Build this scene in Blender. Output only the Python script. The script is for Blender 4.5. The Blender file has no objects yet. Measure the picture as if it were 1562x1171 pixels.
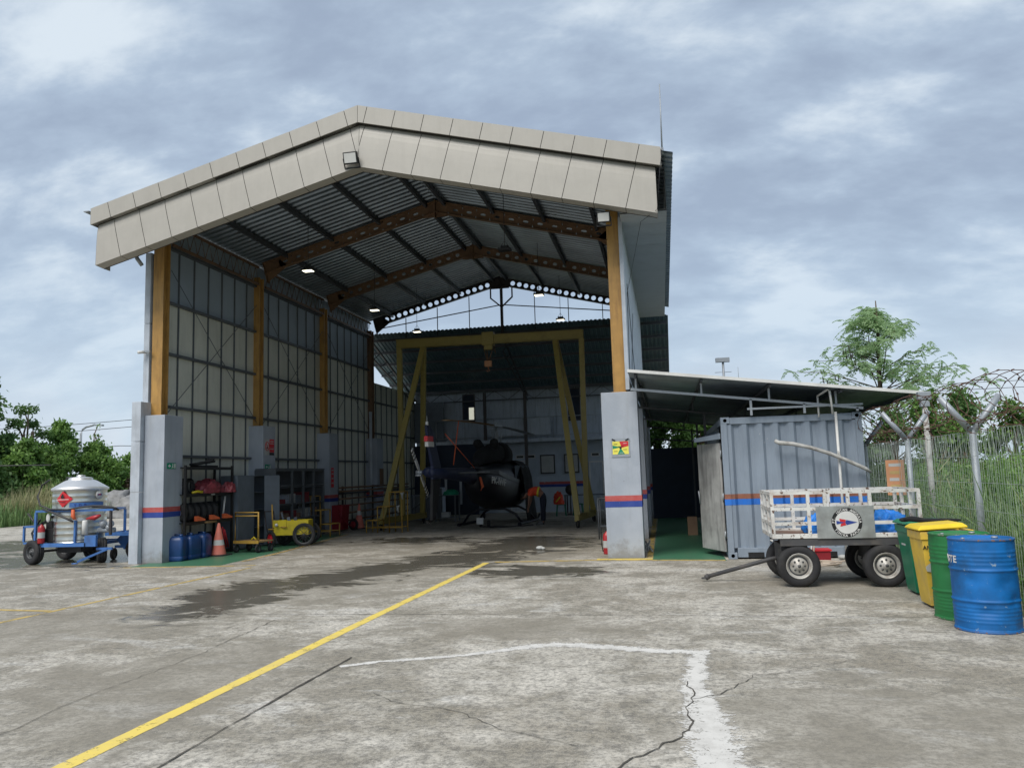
import bpy, bmesh, math, random
import numpy as np
from math import sin, cos, pi, radians, atan2, sqrt
from mathutils import Vector, Matrix, Euler
SC = bpy.context.scene
COL = SC.collection
RNG = random.Random(7)

# ------------------------------------------------------------------ mesh builder
class MB:
    def __init__(s):
        s.v = []; s.f = []; s.sm = []
    def add(s, vs, fs, smooth=False):
        o = len(s.v); s.v += [tuple(p) for p in vs]
        s.f += [tuple(i + o for i in f) for f in fs]; s.sm += [smooth] * len(fs)
        return s
    def box(s, x0, x1, y0, y1, z0, z1):
        vs = [(x0,y0,z0),(x1,y0,z0),(x1,y1,z0),(x0,y1,z0),(x0,y0,z1),(x1,y0,z1),(x1,y1,z1),(x0,y1,z1)]
        return s.add(vs, [(0,3,2,1),(4,5,6,7),(0,1,5,4),(1,2,6,5),(2,3,7,6),(3,0,4,7)])
    def obox(s, c, size, rot=(0,0,0)):
        m = Euler(rot).to_matrix(); hx, hy, hz = size[0]/2, size[1]/2, size[2]/2
        vs = [Vector(c) + m @ Vector(q) for q in [(-hx,-hy,-hz),(hx,-hy,-hz),(hx,hy,-hz),(-hx,hy,-hz),(-hx,-hy,hz),(hx,-hy,hz),(hx,hy,hz),(-hx,hy,hz)]]
        return s.add(vs, [(0,3,2,1),(4,5,6,7),(0,1,5,4),(1,2,6,5),(2,3,7,6),(3,0,4,7)])
    def beam(s, a, b, w, h, up=(0,0,1)):
        a, b = Vector(a), Vector(b); d = (b-a).normalized(); u = Vector(up)
        if abs(d.dot(u)) > .98: u = Vector((0,1,0))
        r = d.cross(u).normalized(); u = r.cross(d)
        vs = [p + r*i*w/2 + u*j*h/2 for p in (a, b) for i, j in ((-1,-1),(1,-1),(1,1),(-1,1))]
        return s.add(vs, [(0,1,2,3),(7,6,5,4),(0,4,5,1),(1,5,6,2),(2,6,7,3),(3,7,4,0)])
    def ring(s, c, d, r, n, up=None):
        d = Vector(d).normalized(); u = Vector(up) if up else (Vector((0,0,1)) if abs(d.z) < .9 else Vector((1,0,0)))
        a = d.cross(u).normalized(); b = a.cross(d)
        return [Vector(c) + a*cos(2*pi*k/n)*r + b*sin(2*pi*k/n)*r for k in range(n)]
    def tube(s, pts, r, n=8, caps=True, smooth=True, closed=False):
        pts = [Vector(p) for p in pts]; rr = r if isinstance(r, (list, tuple)) else [r]*len(pts)
        vs = []; L = len(pts)
        for i, p in enumerate(pts):
            if closed: d = pts[(i+1) % L] - pts[i-1]
            else: d = pts[min(i+1, L-1)] - pts[max(i-1, 0)]
            if d.length < 1e-9: d = Vector((0,0,1))
            vs += s.ring(p, d, rr[i], n)
        fs = []
        for i in range(L if closed else L-1):
            j = (i+1) % L
            for k in range(n):
                fs.append((i*n+k, i*n+(k+1) % n, j*n+(k+1) % n, j*n+k))
        if caps and not closed:
            fs.append(tuple(range(n))[::-1]); fs.append(tuple((L-1)*n+k for k in range(n)))
        return s.add(vs, fs, smooth)
    def lathe(s, prof, c=(0,0,0), axis=(0,0,1), n=24, smooth=True, caps=True):
        ax = Vector(axis).normalized(); vs = []
        for r, h in prof: vs += s.ring(Vector(c)+ax*h, ax, max(r, 1e-4), n)
        fs = []
        for i in range(len(prof)-1):
            for k in range(n): fs.append((i*n+k, i*n+(k+1) % n, (i+1)*n+(k+1) % n, (i+1)*n+k))
        if caps:
            fs.append(tuple(range(n))[::-1]); fs.append(tuple((len(prof)-1)*n+k for k in range(n)))
        return s.add(vs, fs, smooth)
    def prism(s, poly, o, r, u, d):
        """poly 2-D in the frame (r,u) at o, extruded by vector d"""
        o, r, u, d = Vector(o), Vector(r), Vector(u), Vector(d); n = len(poly)
        vs = [o + r*x + u*y for x, y in poly] + [o + r*x + u*y + d for x, y in poly]
        fs = [tuple(range(n)), tuple(range(2*n-1, n-1, -1))] + [((i+1) % n, i, i+n, (i+1) % n + n) for i in range(n)]
        return s.add(vs, fs)
    def sheet(s, rows, smooth=False):
        n = len(rows[0]); vs = [p for r in rows for p in r]
        fs = [(i*n+j, i*n+j+1, (i+1)*n+j+1, (i+1)*n+j) for i in range(len(rows)-1) for j in range(n-1)]
        return s.add(vs, fs, smooth)
    def loft(s, secs, smooth=True, caps=True):
        n = len(secs[0]); vs = [p for r in secs for p in r]
        fs = [(i*n+j, i*n+(j+1) % n, (i+1)*n+(j+1) % n, (i+1)*n+j) for i in range(len(secs)-1) for j in range(n)]
        if caps: fs += [tuple(range(n))[::-1], tuple((len(secs)-1)*n+j for j in range(n))]
        return s.add(vs, fs, smooth)
    def ball(s, c, r, n=12, m=8, sc=(1,1,1)):
        rows = []
        for i in range(m+1):
            t = -pi/2 + pi*i/m
            rows.append([(c[0]+r*sc[0]*cos(t)*cos(2*pi*k/n), c[1]+r*sc[1]*cos(t)*sin(2*pi*k/n), c[2]+r*sc[2]*sin(t)) for k in range(n+1)])
        return s.sheet(rows, True)
    def build(s, name, m, parent=None, world=False, bevel=0, fix=True, solid=0, sub=0, keep=False):
        """mesh object; parent: part in the parent's frame (world=True: coordinates given in the world).
        No parent: the origin goes to the centre of the footprint."""
        vs = s.v
        loc = Vector((0,0,0))
        if parent is not None and world: vs = [Vector(p) - parent.location for p in vs]
        if parent is None and not keep:
            a = np.array(vs); lo, hi = a.min(0), a.max(0)
            loc = Vector(((lo[0]+hi[0])/2, (lo[1]+hi[1])/2, lo[2])); vs = [Vector(p)-loc for p in vs]
        me = bpy.data.meshes.new(name); me.from_pydata([tuple(p) for p in vs], [], s.f)
        me.polygons.foreach_set('use_smooth', s.sm)
        if fix:
            bm = bmesh.new(); bm.from_mesh(me); bmesh.ops.recalc_face_normals(bm, faces=bm.faces); bm.to_mesh(me); bm.free()
        me.materials.append(m); me.update()
        o = bpy.data.objects.new(name, me); COL.objects.link(o); o.location = loc
        if parent is not None: o.parent = parent
        if solid:
            q = o.modifiers.new('thick', 'SOLIDIFY'); q.thickness = solid; q.offset = 0
        if bevel:
            q = o.modifiers.new('bevel', 'BEVEL'); q.width = bevel; q.segments = 2; q.limit_method = 'ANGLE'; q.angle_limit = radians(40)
        if sub:
            q = o.modifiers.new('sub', 'SUBSURF'); q.levels = sub; q.render_levels = sub
        return o

def tag(o, label=None, cat=None, group=None, kind=None):
    if label: o['label'] = label
    if cat: o['category'] = cat
    if group: o['group'] = group
    if kind: o['kind'] = kind
    return o
def thing(name, label, cat, loc=(0,0,0), rz=0, group=None):
    o = bpy.data.objects.new(name, None); COL.objects.link(o); o.location = loc; o.rotation_euler = (0,0,rz)
    o.empty_display_size = .2
    return tag(o, label, cat, group)
def dup(root, loc, rz=None, label=None):
    def cp(o, par):
        c = o.copy(); COL.objects.link(c)
        if par is not None: c.parent = par
        for ch in [x for x in bpy.data.objects if x.parent == o]: cp(ch, c)
        return c
    r = cp(root, None); r.location = loc
    if rz is not None: r.rotation_euler = (0,0,rz)
    if label: r['label'] = label
    return r

# ------------------------------------------------------------------ materials
class NT:
    def __init__(s, name):
        s.m = bpy.data.materials.new(name); s.m.use_nodes = True; s.t = s.m.node_tree; s.n = s.t.nodes; s.l = s.t.links
        s.b = s.n['Principled BSDF']; s.out = s.n['Material Output']
    def inp(s, node, k, v):
        if v is None: return
        if isinstance(v, bpy.types.NodeSocket): s.l.new(v, node.inputs[k])
        else: node.inputs[k].default_value = v
    def co(s, scale=(1,1,1), loc=(0,0,0), rot=(0,0,0)):
        t = s.n.new('ShaderNodeTexCoord'); p = s.n.new('ShaderNodeMapping')
        s.l.new(t.outputs['Object'], p.inputs['Vector']); p.inputs['Scale'].default_value = scale; p.inputs['Location'].default_value = loc; p.inputs['Rotation'].default_value = rot
        return p.outputs['Vector']
    def noise(s, vec, scale, detail=4, rough=.5, dist=0):
        t = s.n.new('ShaderNodeTexNoise'); s.inp(t, 'Vector', vec); s.inp(t, 'Scale', scale); s.inp(t, 'Detail', detail); s.inp(t, 'Roughness', rough); s.inp(t, 'Distortion', dist)
        return t.outputs['Fac']
    def math(s, op, a, b=None, c=None, clamp=False):
        t = s.n.new('ShaderNodeMath'); t.operation = op; t.use_clamp = clamp
        for i, q in enumerate((a, b, c)):
            if q is not None: s.inp(t, i, q)
        return t.outputs[0]
    def ramp(s, v, lo, hi, a=0., b=1.):
        t = s.n.new('ShaderNodeMapRange'); t.interpolation_type = 'SMOOTHSTEP'
        for k, q in zip((0,1,2,3,4), (v, lo, hi, a, b)): s.inp(t, k, q)
        return t.outputs[0]
    def mix(s, f, a, b):
        t = s.n.new('ShaderNodeMix'); t.data_type = 'RGBA'; s.inp(t, 0, f)
        for k, q in ((6, a), (7, b)):
            if isinstance(q, (tuple, list)): q = (*q[:3], 1)
            s.inp(t, k, q)
        return t.outputs[2]
    def bump(s, h, strength, dist=.01):
        t = s.n.new('ShaderNodeBump'); s.inp(t, 'Height', h); s.inp(t, 'Strength', strength); s.inp(t, 'Distance', dist)
        s.l.new(t.outputs[0], s.b.inputs['Normal'])
def sc3(c, k): return tuple(min(1, x*k) for x in c[:3])
def mat(name, c, rough=.55, metal=0, var=.12, vs=3., dirt=None, da=.5, ds=1.5, streak=0, bump=.0, bs=60, chip=None, chs=9, cht=.62, emit=0, trans=0, spec=None):
    n = NT(name); P = n.co()
    col = n.mix(n.ramp(n.noise(P, vs, 5, .6), .3, .7), sc3(c, 1-var), sc3(c, 1+var))
    if dirt:
        q = n.noise(n.co((1,1,.12) if streak else (1,1,1)), ds*(6 if streak else 1), 6, .65)
        col = n.mix(n.math('MULTIPLY', n.ramp(q, .42, .75), da), col, dirt)
    rg = rough
    if chip:
        q = n.ramp(n.noise(P, chs, 7, .7), cht, cht+.03)
        col = n.mix(q, col, chip); rg = n.math('ADD', n.math('MULTIPLY', q, .25), rough)
    n.inp(n.b, 'Base Color', col); n.inp(n.b, 'Roughness', rg); n.inp(n.b, 'Metallic', metal)
    if spec is not None: n.inp(n.b, 'Specular IOR Level', spec)
    if bump: n.bump(n.noise(P, bs, 5, .6), bump)
    if emit:
        n.inp(n.b, 'Emission Color', (*c, 1)); n.inp(n.b, 'Emission Strength', emit)
    return n.m

M = {}
DG = (.07,.065,.055)
M['pillar_plain'] = mat('painted_concrete', (.34,.375,.425), .6, dirt=(.2,.2,.19), da=.35, ds=1.1, streak=1, bump=.15)
def pillar_material():
    n = NT('painted_concrete_pillar'); P = n.co()
    c = n.mix(n.ramp(n.noise(P, 1.6, 6, .6), .35, .65), (.315,.35,.40), (.37,.405,.455))
    c = n.mix(n.math('MULTIPLY', n.ramp(n.noise(n.co((1,1,.1)), 5, 6, .7), .5, .75), .35), c, (.21,.22,.22))
    g = n.n.new('ShaderNodeNewGeometry'); z = n.n.new('ShaderNodeSeparateXYZ'); n.l.new(g.outputs['Position'], z.inputs[0])
    foot = n.math('ADD', z.outputs[2], n.math('MULTIPLY', n.math('SUBTRACT', n.noise(P, 5, 8, .7), .5), 1.0))   # rain splash and mud at the foot
    c = n.mix(n.ramp(foot, .34, -.02, 0, .6), c, (.17,.155,.13))
    c = n.mix(n.ramp(n.noise(P, 7, 8, .75), .665, .69, 0, .8), c, (.20,.20,.20))
    n.inp(n.b, 'Base Color', c); n.inp(n.b, 'Roughness', .62); n.bump(n.noise(P, 40, 5, .6), .25); return n.m
M['pillar'] = pillar_material()
M['casing'] = mat('pale_cladding', (.42,.46,.51), .45, dirt=(.2,.2,.2), da=.3, streak=1)
M['red'] = mat('red_band', (.42,.07,.065), .6, dirt=(.3,.2,.18), da=.4, ds=6, chip=(.36,.37,.39), chs=7, cht=.63)
M['blue'] = mat('blue_band', (.02,.05,.26), .6, dirt=(.06,.08,.2), da=.3, ds=6, chip=(.28,.30,.34), chs=8, cht=.67)
M['ochre'] = mat('ochre_steel', (.40,.225,.06), .5, dirt=(.16,.085,.03), da=.6, ds=2, streak=1)
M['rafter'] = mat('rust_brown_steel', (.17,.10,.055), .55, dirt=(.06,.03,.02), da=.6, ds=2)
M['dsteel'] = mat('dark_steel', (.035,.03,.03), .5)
M['purlin'] = mat('purlin_steel', (.06,.065,.075), .5)
M['fascia'] = mat('beige_panel', (.385,.366,.328), .42, var=.03, dirt=(.30,.285,.25), da=.22, ds=1.3, streak=1)
M['joint'] = mat('dark_joint', (.035,.033,.03), .8)
M['zinc'] = mat('zinc_sheet', (.22,.265,.31), .36, metal=.7, var=.15, vs=1.2, dirt=(.12,.12,.12), da=.35, ds=.8)
M['whitesheet'] = mat('white_sheet', (.50,.54,.58), .45, dirt=(.25,.26,.27), da=.3, streak=1)
M['soffit'] = mat('soffit_panel', (.40,.42,.43), .5, var=.05)
M['greensheet'] = mat('blue_green_sheet', (.10,.165,.20), .5, var=.1)
M['wallpanel'] = mat('panel_lower', (.60,.61,.54), .6, var=.08, vs=.8, dirt=(.38,.39,.34), da=.35, streak=1)  # own cream tone, with ground bounce also put into the paler colour
M['wallup'] = mat('panel_upper', (.30,.36,.42), .55, var=.08, vs=.8)
M['girt'] = mat('girt_steel', (.085,.095,.105), .5)
M['rearwall'] = mat('rear_cladding', (.40,.46,.53), .5, var=.06, dirt=(.08,.09,.1), da=.4, streak=1)
M['rearlow'] = mat('rear_plaster', (.40,.46,.53), .7, var=.06)
M['black'] = mat('black_paint', (.012,.012,.013), .45)
M['rubber'] = mat('rubber', (.016,.016,.018), .8, var=.2, dirt=(.07,.067,.06), da=.4, ds=5, bump=.2)
M['rim'] = mat('pale_rim', (.46,.45,.42), .45, metal=.2, dirt=(.12,.08,.05), da=.6, ds=9)
M['rimd'] = mat('dark_rim', (.05,.055,.06), .5, dirt=(.15,.14,.13), da=.5, ds=9)
M['white'] = mat('white_paint', (.62,.62,.60), .5, dirt=(.35,.33,.3), da=.3)
M['whitechip'] = mat('chipped_white_paint', (.62,.62,.59), .5, dirt=(.25,.14,.08), da=.6, ds=4, chip=(.10,.055,.035), chs=16, cht=.575)
M['rust'] = mat('rusty_deck', (.16,.09,.06), .85, dirt=(.3,.26,.22), da=.7, ds=4, bump=.3)
M['chassis'] = mat('chassis_grey', (.055,.055,.058), .7, dirt=(.14,.12,.1), da=.6, ds=4)
M['alu'] = mat('bare_sheet', (.42,.44,.43), .4, metal=.55, var=.15, vs=5, dirt=(.2,.19,.17), da=.5, ds=4)
M['galv'] = mat('galvanised', (.33,.36,.39), .5, metal=.35, dirt=(.14,.14,.14), da=.4, ds=3)
M['steel'] = mat('stainless', (.58,.58,.53), .28, metal=1, var=.06, vs=6)
M['steelb'] = mat('brushed_dome', (.72,.72,.72), .42, metal=.85, var=.05)
M['cblue'] = mat('cart_blue', (.055,.16,.42), .45, dirt=(.04,.06,.12), da=.5, ds=5)
M['cont'] = mat('container_paint', (.225,.27,.325), .55, var=.07, vs=1.3, dirt=(.12,.15,.19), da=.45, ds=1.2, streak=1, chip=(.40,.42,.44), chs=4.5, cht=.675)
M['contrust'] = mat('container_band', (.25,.10,.06), .6, dirt=(.15,.07,.05), da=.5, ds=4)
M['contblue'] = mat('container_blue', (.02,.15,.55), .5, dirt=(.03,.1,.3), da=.4, ds=4)
M['doorw'] = mat('scuffed_door', (.36,.36,.35), .55, var=.25, vs=2.5, dirt=(.12,.12,.12), da=.75, ds=1.3, streak=1)
M['drumblue'] = mat('drum_blue', (.0,.12,.38), .58, var=.18, vs=4, dirt=(.01,.06,.15), da=.8, ds=3.0, chip=(.22,.30,.38), chs=13, cht=.635, bump=.25, bs=9)
M['drumgreen'] = mat('drum_green', (.015,.17,.045), .5, var=.16, vs=5, dirt=(.01,.07,.03), da=.6, ds=5, chip=(.18,.24,.16), chs=13, cht=.66, bump=.25, bs=12)
M['bingreen'] = mat('bin_green', (.008,.17,.085), .45, dirt=(.02,.09,.06), da=.6, ds=3, chip=(.16,.24,.2), chs=14, cht=.68)
M['binyellow'] = mat('bin_yellow', (.68,.46,.06), .5, dirt=(.40,.30,.16), da=.85, ds=2.0, chip=(.5,.45,.34), chs=10, cht=.65)
M['lidyellow'] = mat('lid_yellow', (.78,.55,.02), .4, dirt=(.5,.38,.12), da=.4)
M['yellow'] = mat('yellow_paint', (.42,.255,.045), .5, dirt=(.16,.10,.04), da=.5, ds=6)
M['cyellow'] = mat('crane_yellow', (.33,.265,.07), .5, dirt=(.12,.10,.03), da=.5, ds=3)
M['wyellow'] = mat('wagon_yellow', (.55,.44,.01), .45, dirt=(.25,.2,.02), da=.5, ds=4)
M['wood'] = mat('plywood', (.32,.20,.09), .7, dirt=(.18,.11,.05), da=.6, ds=6)
M['card'] = mat('cardboard', (.26,.16,.10), .85)
M['locker'] = mat('locker_grey', (.12,.145,.175), .5)
M['canblue'] = mat('can_blue', (.012,.05,.17), .4, var=.12)
M['cone'] = mat('cone_orange', (.68,.18,.13), .6, dirt=(.42,.2,.15), da=.5, ds=5)
M['conew'] = mat('cone_white', (.55,.54,.52), .6, dirt=(.3,.29,.28), da=.5, ds=6)
M['orange'] = mat('orange_block', (.62,.12,.04), .6)
M['tarpred'] = mat('red_tarp', (.20,.035,.045), .5, var=.3, vs=8)
M['tarpblue'] = mat('blue_tarp', (.015,.17,.55), .5, var=.2, vs=8, bump=.4, bs=14)
M['rimworn'] = mat('worn_drum_rim', (.02,.10,.28), .6, chip=(.20,.11,.07), chs=15, cht=.54)
M['rimworng'] = mat('worn_green_rim', (.02,.13,.04), .6, chip=(.22,.2,.17), chs=15, cht=.52)
M['extred'] = mat('extinguisher_red', (.36,.02,.025), .35)
M['binred'] = mat('dark_red', (.22,.012,.02), .5)
M['heli'] = mat('helicopter_black', (.005,.006,.011), .38, var=.2)
M['heliblue'] = mat('helicopter_blue', (.006,.013,.045), .6)
M['helistripe'] = mat('helicopter_stripe', (.05,.055,.06), .35)
M['cloth'] = mat('black_cover', (.012,.013,.015), .95, var=.3, vs=5)
M['glass'] = mat('dark_glass', (.02,.025,.03), .08)
M['paper'] = mat('paper', (.42,.43,.42), .8, dirt=(.3,.31,.3), da=.4, ds=14)
M['signgreen'] = mat('sign_green', (.0,.22,.12), .5)
M['signred'] = mat('sign_red', (.55,.02,.03), .5)
M['signyel'] = mat('sign_yellow', (.72,.66,.10), .5)
M['signor'] = mat('sign_orange', (.50,.24,.12), .6, dirt=(.4,.2,.1), da=.5, ds=10)
M['fadedink'] = mat('faded_ink', (.42,.30,.12), .7)
M['navy'] = mat('navy_cloth', (.012,.015,.03), .85)
M['vest'] = mat('orange_vest', (.70,.07,.025), .7)
M['vestband'] = mat('reflective_yellow', (.75,.62,.05), .6)
M['skin'] = mat('skin', (.22,.11,.07), .6)
M['hair'] = mat('hair', (.01,.008,.007), .7)
M['bark'] = mat('bark', (.10,.075,.05), .9, bump=.4, bs=20)
M['barkpale'] = mat('pale_bark', (.42,.42,.40), .8, dirt=(.12,.1,.08), da=.8, ds=7, bump=.4, bs=20)
M['pod'] = mat('seed_pods', (.03,.022,.018), .8)
M['razor'] = mat('rusty_razor_wire', (.10,.05,.035), .75)
M['wire'] = mat('fence_wire', (.40,.45,.42), .5, metal=.2)
M['lampglow'] = mat('lamp_glow', (1.0,.93,.70), .5, emit=1.6)
M['paneglow'] = mat('daylit_pane', (.75,.75,.62), .4, emit=.28)
M['cable'] = mat('cable', (.03,.03,.032), .6)
M['hose'] = mat('pale_hose', (.5,.42,.34), .6)
M['rock'] = mat('grey_cover_sheet', (.22,.22,.22), .85, var=.25, vs=3, bump=.6, bs=3)
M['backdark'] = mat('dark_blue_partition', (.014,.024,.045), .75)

def leafmat(name, a, b, tr=.35, rough=.55):
    n = NT(name); P = n.co()
    f = n.math('ADD', n.math('MULTIPLY', n.noise(P, .9, 3, .6), .6), n.math('MULTIPLY', n.noise(P, 9, 2, .5), .4))
    col = n.mix(n.ramp(f, .36, .64), a, b)
    d = n.n.new('ShaderNodeBsdfDiffuse'); t = n.n.new('ShaderNodeBsdfTranslucent'); g = n.n.new('ShaderNodeBsdfGlossy')
    n.inp(d, 'Color', col); n.inp(t, 'Color', col); g.inputs['Roughness'].default_value = rough; g.inputs['Color'].default_value = (.5,.5,.5,1)
    x = n.n.new('ShaderNodeMixShader'); x.inputs[0].default_value = tr; n.l.new(d.outputs[0], x.inputs[1]); n.l.new(t.outputs[0], x.inputs[2])
    y = n.n.new('ShaderNodeMixShader'); y.inputs[0].default_value = .05; n.l.new(x.outputs[0], y.inputs[1]); n.l.new(g.outputs[0], y.inputs[2])
    n.l.new(y.outputs[0], n.out.inputs['Surface']); return n.m
M['leafdark'] = leafmat('leaf_dark', (.065,.14,.04), (.15,.27,.08))
M['leafmid'] = leafmat('leaf_mid', (.075,.17,.035), (.20,.34,.08))
M['leaffeather'] = leafmat('leaf_feathery', (.27,.42,.18), (.44,.60,.33), .6)
M['leafbrown'] = leafmat('leaf_brown', (.06,.04,.025), (.14,.10,.06))
M['grass'] = leafmat('grass_green', (.14,.25,.085), (.32,.45,.20), .45)
M['reed'] = leafmat('pale_reed', (.26,.27,.12), (.50,.47,.28), .4)

# ------------------------------------------------------------------ lettering
def letters(name, s, size, m, parent, origin, right, up, align='LEFT', world=False, depth=.002, bold=0.0):
    cu = bpy.data.curves.new('lettering', 'FONT'); cu.body = s; cu.size = size; cu.align_x = align; cu.extrude = depth; cu.offset = bold; cu.resolution_u = 2
    t = bpy.data.objects.new('lettering', cu); COL.objects.link(t)
    bpy.context.view_layer.update(); dg = bpy.context.evaluated_depsgraph_get()
    me = bpy.data.meshes.new_from_object(t.evaluated_get(dg)); bpy.data.objects.remove(t)
    r, u = Vector(right).normalized(), Vector(up).normalized(); n = r.cross(u)
    o0 = Vector(origin) - (parent.location if (parent is not None and world) else Vector())
    for v in me.vertices: v.co = o0 + r*v.co.x + u*v.co.y + n*v.co.z
    me.name = name; me.materials.clear(); me.materials.append(m)
    o = bpy.data.objects.new(name, me); COL.objects.link(o)
    if parent is not None: o.parent = parent
    return o
# ------------------------------------------------------------------ camera
f_, pit, rol, yaw, hc = 1196.25, .1156, -.0310, .1874, 1.646
fw = Vector((-sin(yaw)*cos(pit), cos(yaw)*cos(pit), sin(pit))); r0 = Vector((cos(yaw), sin(yaw), 0)); u0 = r0.cross(fw)
Rv = r0*cos(rol) + u0*sin(rol); Uv = -r0*sin(rol) + u0*cos(rol)
cam = bpy.data.cameras.new('camera'); cam.sensor_width = 36; cam.lens = f_/1562*36; cam.clip_end = 5000; cam.clip_start = .05
co = bpy.data.objects.new('camera', cam); COL.objects.link(co)
mm = Matrix((Rv, Uv, -fw)).transposed().to_4x4(); mm.translation = (0, 0, hc); co.matrix_world = mm
SC.camera = co
SC.view_settings.view_transform = 'Standard'; SC.view_settings.look = 'None'; SC.view_settings.gamma = 1; SC.view_settings.exposure = 1.15
try: SC.view_settings.use_curve_mapping = False
except Exception: pass
SC.cycles.max_bounces = 8; SC.cycles.diffuse_bounces = 4; SC.cycles.glossy_bounces = 3; SC.cycles.transmission_bounces = 4

# ------------------------------------------------------------------ daylight
SE, SA = radians(52), radians(200)       # elevation, azimuth (from +Y, clockwise): behind the camera, a little left
sd = Vector((sin(SA)*cos(SE), cos(SA)*cos(SE), sin(SE)))
sl = bpy.data.lights.new('sun', 'SUN'); sl.energy = 1.5; sl.angle = radians(35); sl.color = (1, .95, .88)
so = bpy.data.objects.new('sun', sl); COL.objects.link(so); so.rotation_euler = sd.to_track_quat('Z', 'Y').to_euler(); so.location = sd*60
w = bpy.data.worlds.new('World'); SC.world = w; w.use_nodes = True
nt = w.node_tree; N = nt.nodes; Lk = nt.links; bg = N['Background']
def wn(t, **k):
    q = N.new(t)
    for a, b in k.items(): setattr(q, a, b)
    return q
def wset(q, i, v):
    if isinstance(v, bpy.types.NodeSocket): Lk.new(v, q.inputs[i])
    else: q.inputs[i].default_value = v
def wmath(op, a, b=None, c=None):
    q = wn('ShaderNodeMath', operation=op)
    for i, v in enumerate((a, b, c)):
        if v is not None: wset(q, i, v)
    return q.outputs[0]
def wramp(v, lo, hi, a=0., b=1.):
    q = wn('ShaderNodeMapRange', interpolation_type='SMOOTHSTEP')
    for i, x in enumerate((v, lo, hi, a, b)): wset(q, i, x)
    return q.outputs[0]
def wmix(f, a, b):
    q = wn('ShaderNodeMix', data_type='RGBA'); wset(q, 0, f)
    for k, x in ((6, a), (7, b)): wset(q, k, (*x, 1) if isinstance(x, tuple) else x)
    return q.outputs[2]
def wnoise(v, s, d=6, r=.55, dist=0):
    q = wn('ShaderNodeTexNoise'); wset(q, 'Vector', v); wset(q, 'Scale', s); wset(q, 'Detail', d); wset(q, 'Roughness', r); wset(q, 'Distortion', dist)
    return q.outputs['Fac']
sky = wn('ShaderNodeTexSky', sky_type='NISHITA'); sky.sun_disc = False; sky.sun_elevation = SE; sky.sun_rotation = SA
sky.dust_density = 2; sky.air_density = 1.2
tc = wn('ShaderNodeTexCoord'); sp = wn('ShaderNodeSeparateXYZ'); Lk.new(tc.outputs['Generated'], sp.inputs[0])
X, Y, Z = sp.outputs
zz = wmath('ADD', wmath('MAXIMUM', Z, 0.0), .42)
cb = wn('ShaderNodeCombineXYZ'); wset(cb, 0, wmath('DIVIDE', X, zz)); wset(cb, 1, wmath('DIVIDE', Y, zz)); wset(cb, 2, 1.3)
V = cb.outputs[0]
def wmap(v, scale, rot=(0,0,0), loc=(0,0,0)):
    q = wn('ShaderNodeMapping'); wset(q, 'Vector', v); q.inputs['Scale'].default_value = scale; q.inputs['Rotation'].default_value = rot; q.inputs['Location'].default_value = loc
    return q.outputs[0]
big = wnoise(wmap(V, (1.7,2.3,1), (0,0,radians(25)), (3.1,1.7,0)), 1.15, 8, .52, .1)
mid = wnoise(wmap(V, (2.0,3.4,1), (0,0,radians(-28)), (0.4,5.2,0)), 2.6, 9, .57, .12)
cl = wmath('ADD', wmath('MULTIPLY', big, .55), wmath('MULTIPLY', mid, .45))
grey, lite, deep = (.44,.535,.66), (.72,.80,.87), (.335,.41,.53)
c1 = wmix(wramp(cl, .40, .54), deep, grey)
c1 = wmix(wramp(cl, .49, .63), c1, lite)
# towards the horizon the clouds thin into smooth pale blue with low cumulus
hz = wramp(Z, .02, .34)
lowc = wramp(wnoise(wmap(tc.outputs['Generated'], (3.2,3.2,7.5), (0,0,0), (1.2,.3,.35)), 1.0, 7, .5, .25), .47, .60)
cumul = wmath('MULTIPLY', lowc, wramp(Z, .20, .06))
blueband = wmix(wramp(Z, .0, .35), (.60,.72,.84), (.42,.55,.71))
lowsky = wmix(wmath('MULTIPLY', cumul, .5), blueband, (.68,.73,.82))
clouds = wmix(wmath('ADD', wmath('MULTIPLY', hz, .85), .12), lowsky, c1)
# a share of the physical sky shows through the deck
nsk = wn('ShaderNodeVectorMath', operation='SCALE'); Lk.new(sky.outputs[0], nsk.inputs[0]); nsk.inputs[3].default_value = .6
cs = wn('ShaderNodeVectorMath', operation='SCALE'); Lk.new(clouds, cs.inputs[0]); cs.inputs[3].default_value = 4.9
Lk.new(wmix(.9, nsk.outputs[0], cs.outputs[0]), bg.inputs['Color']); bg.inputs['Strength'].default_value = .1

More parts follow.
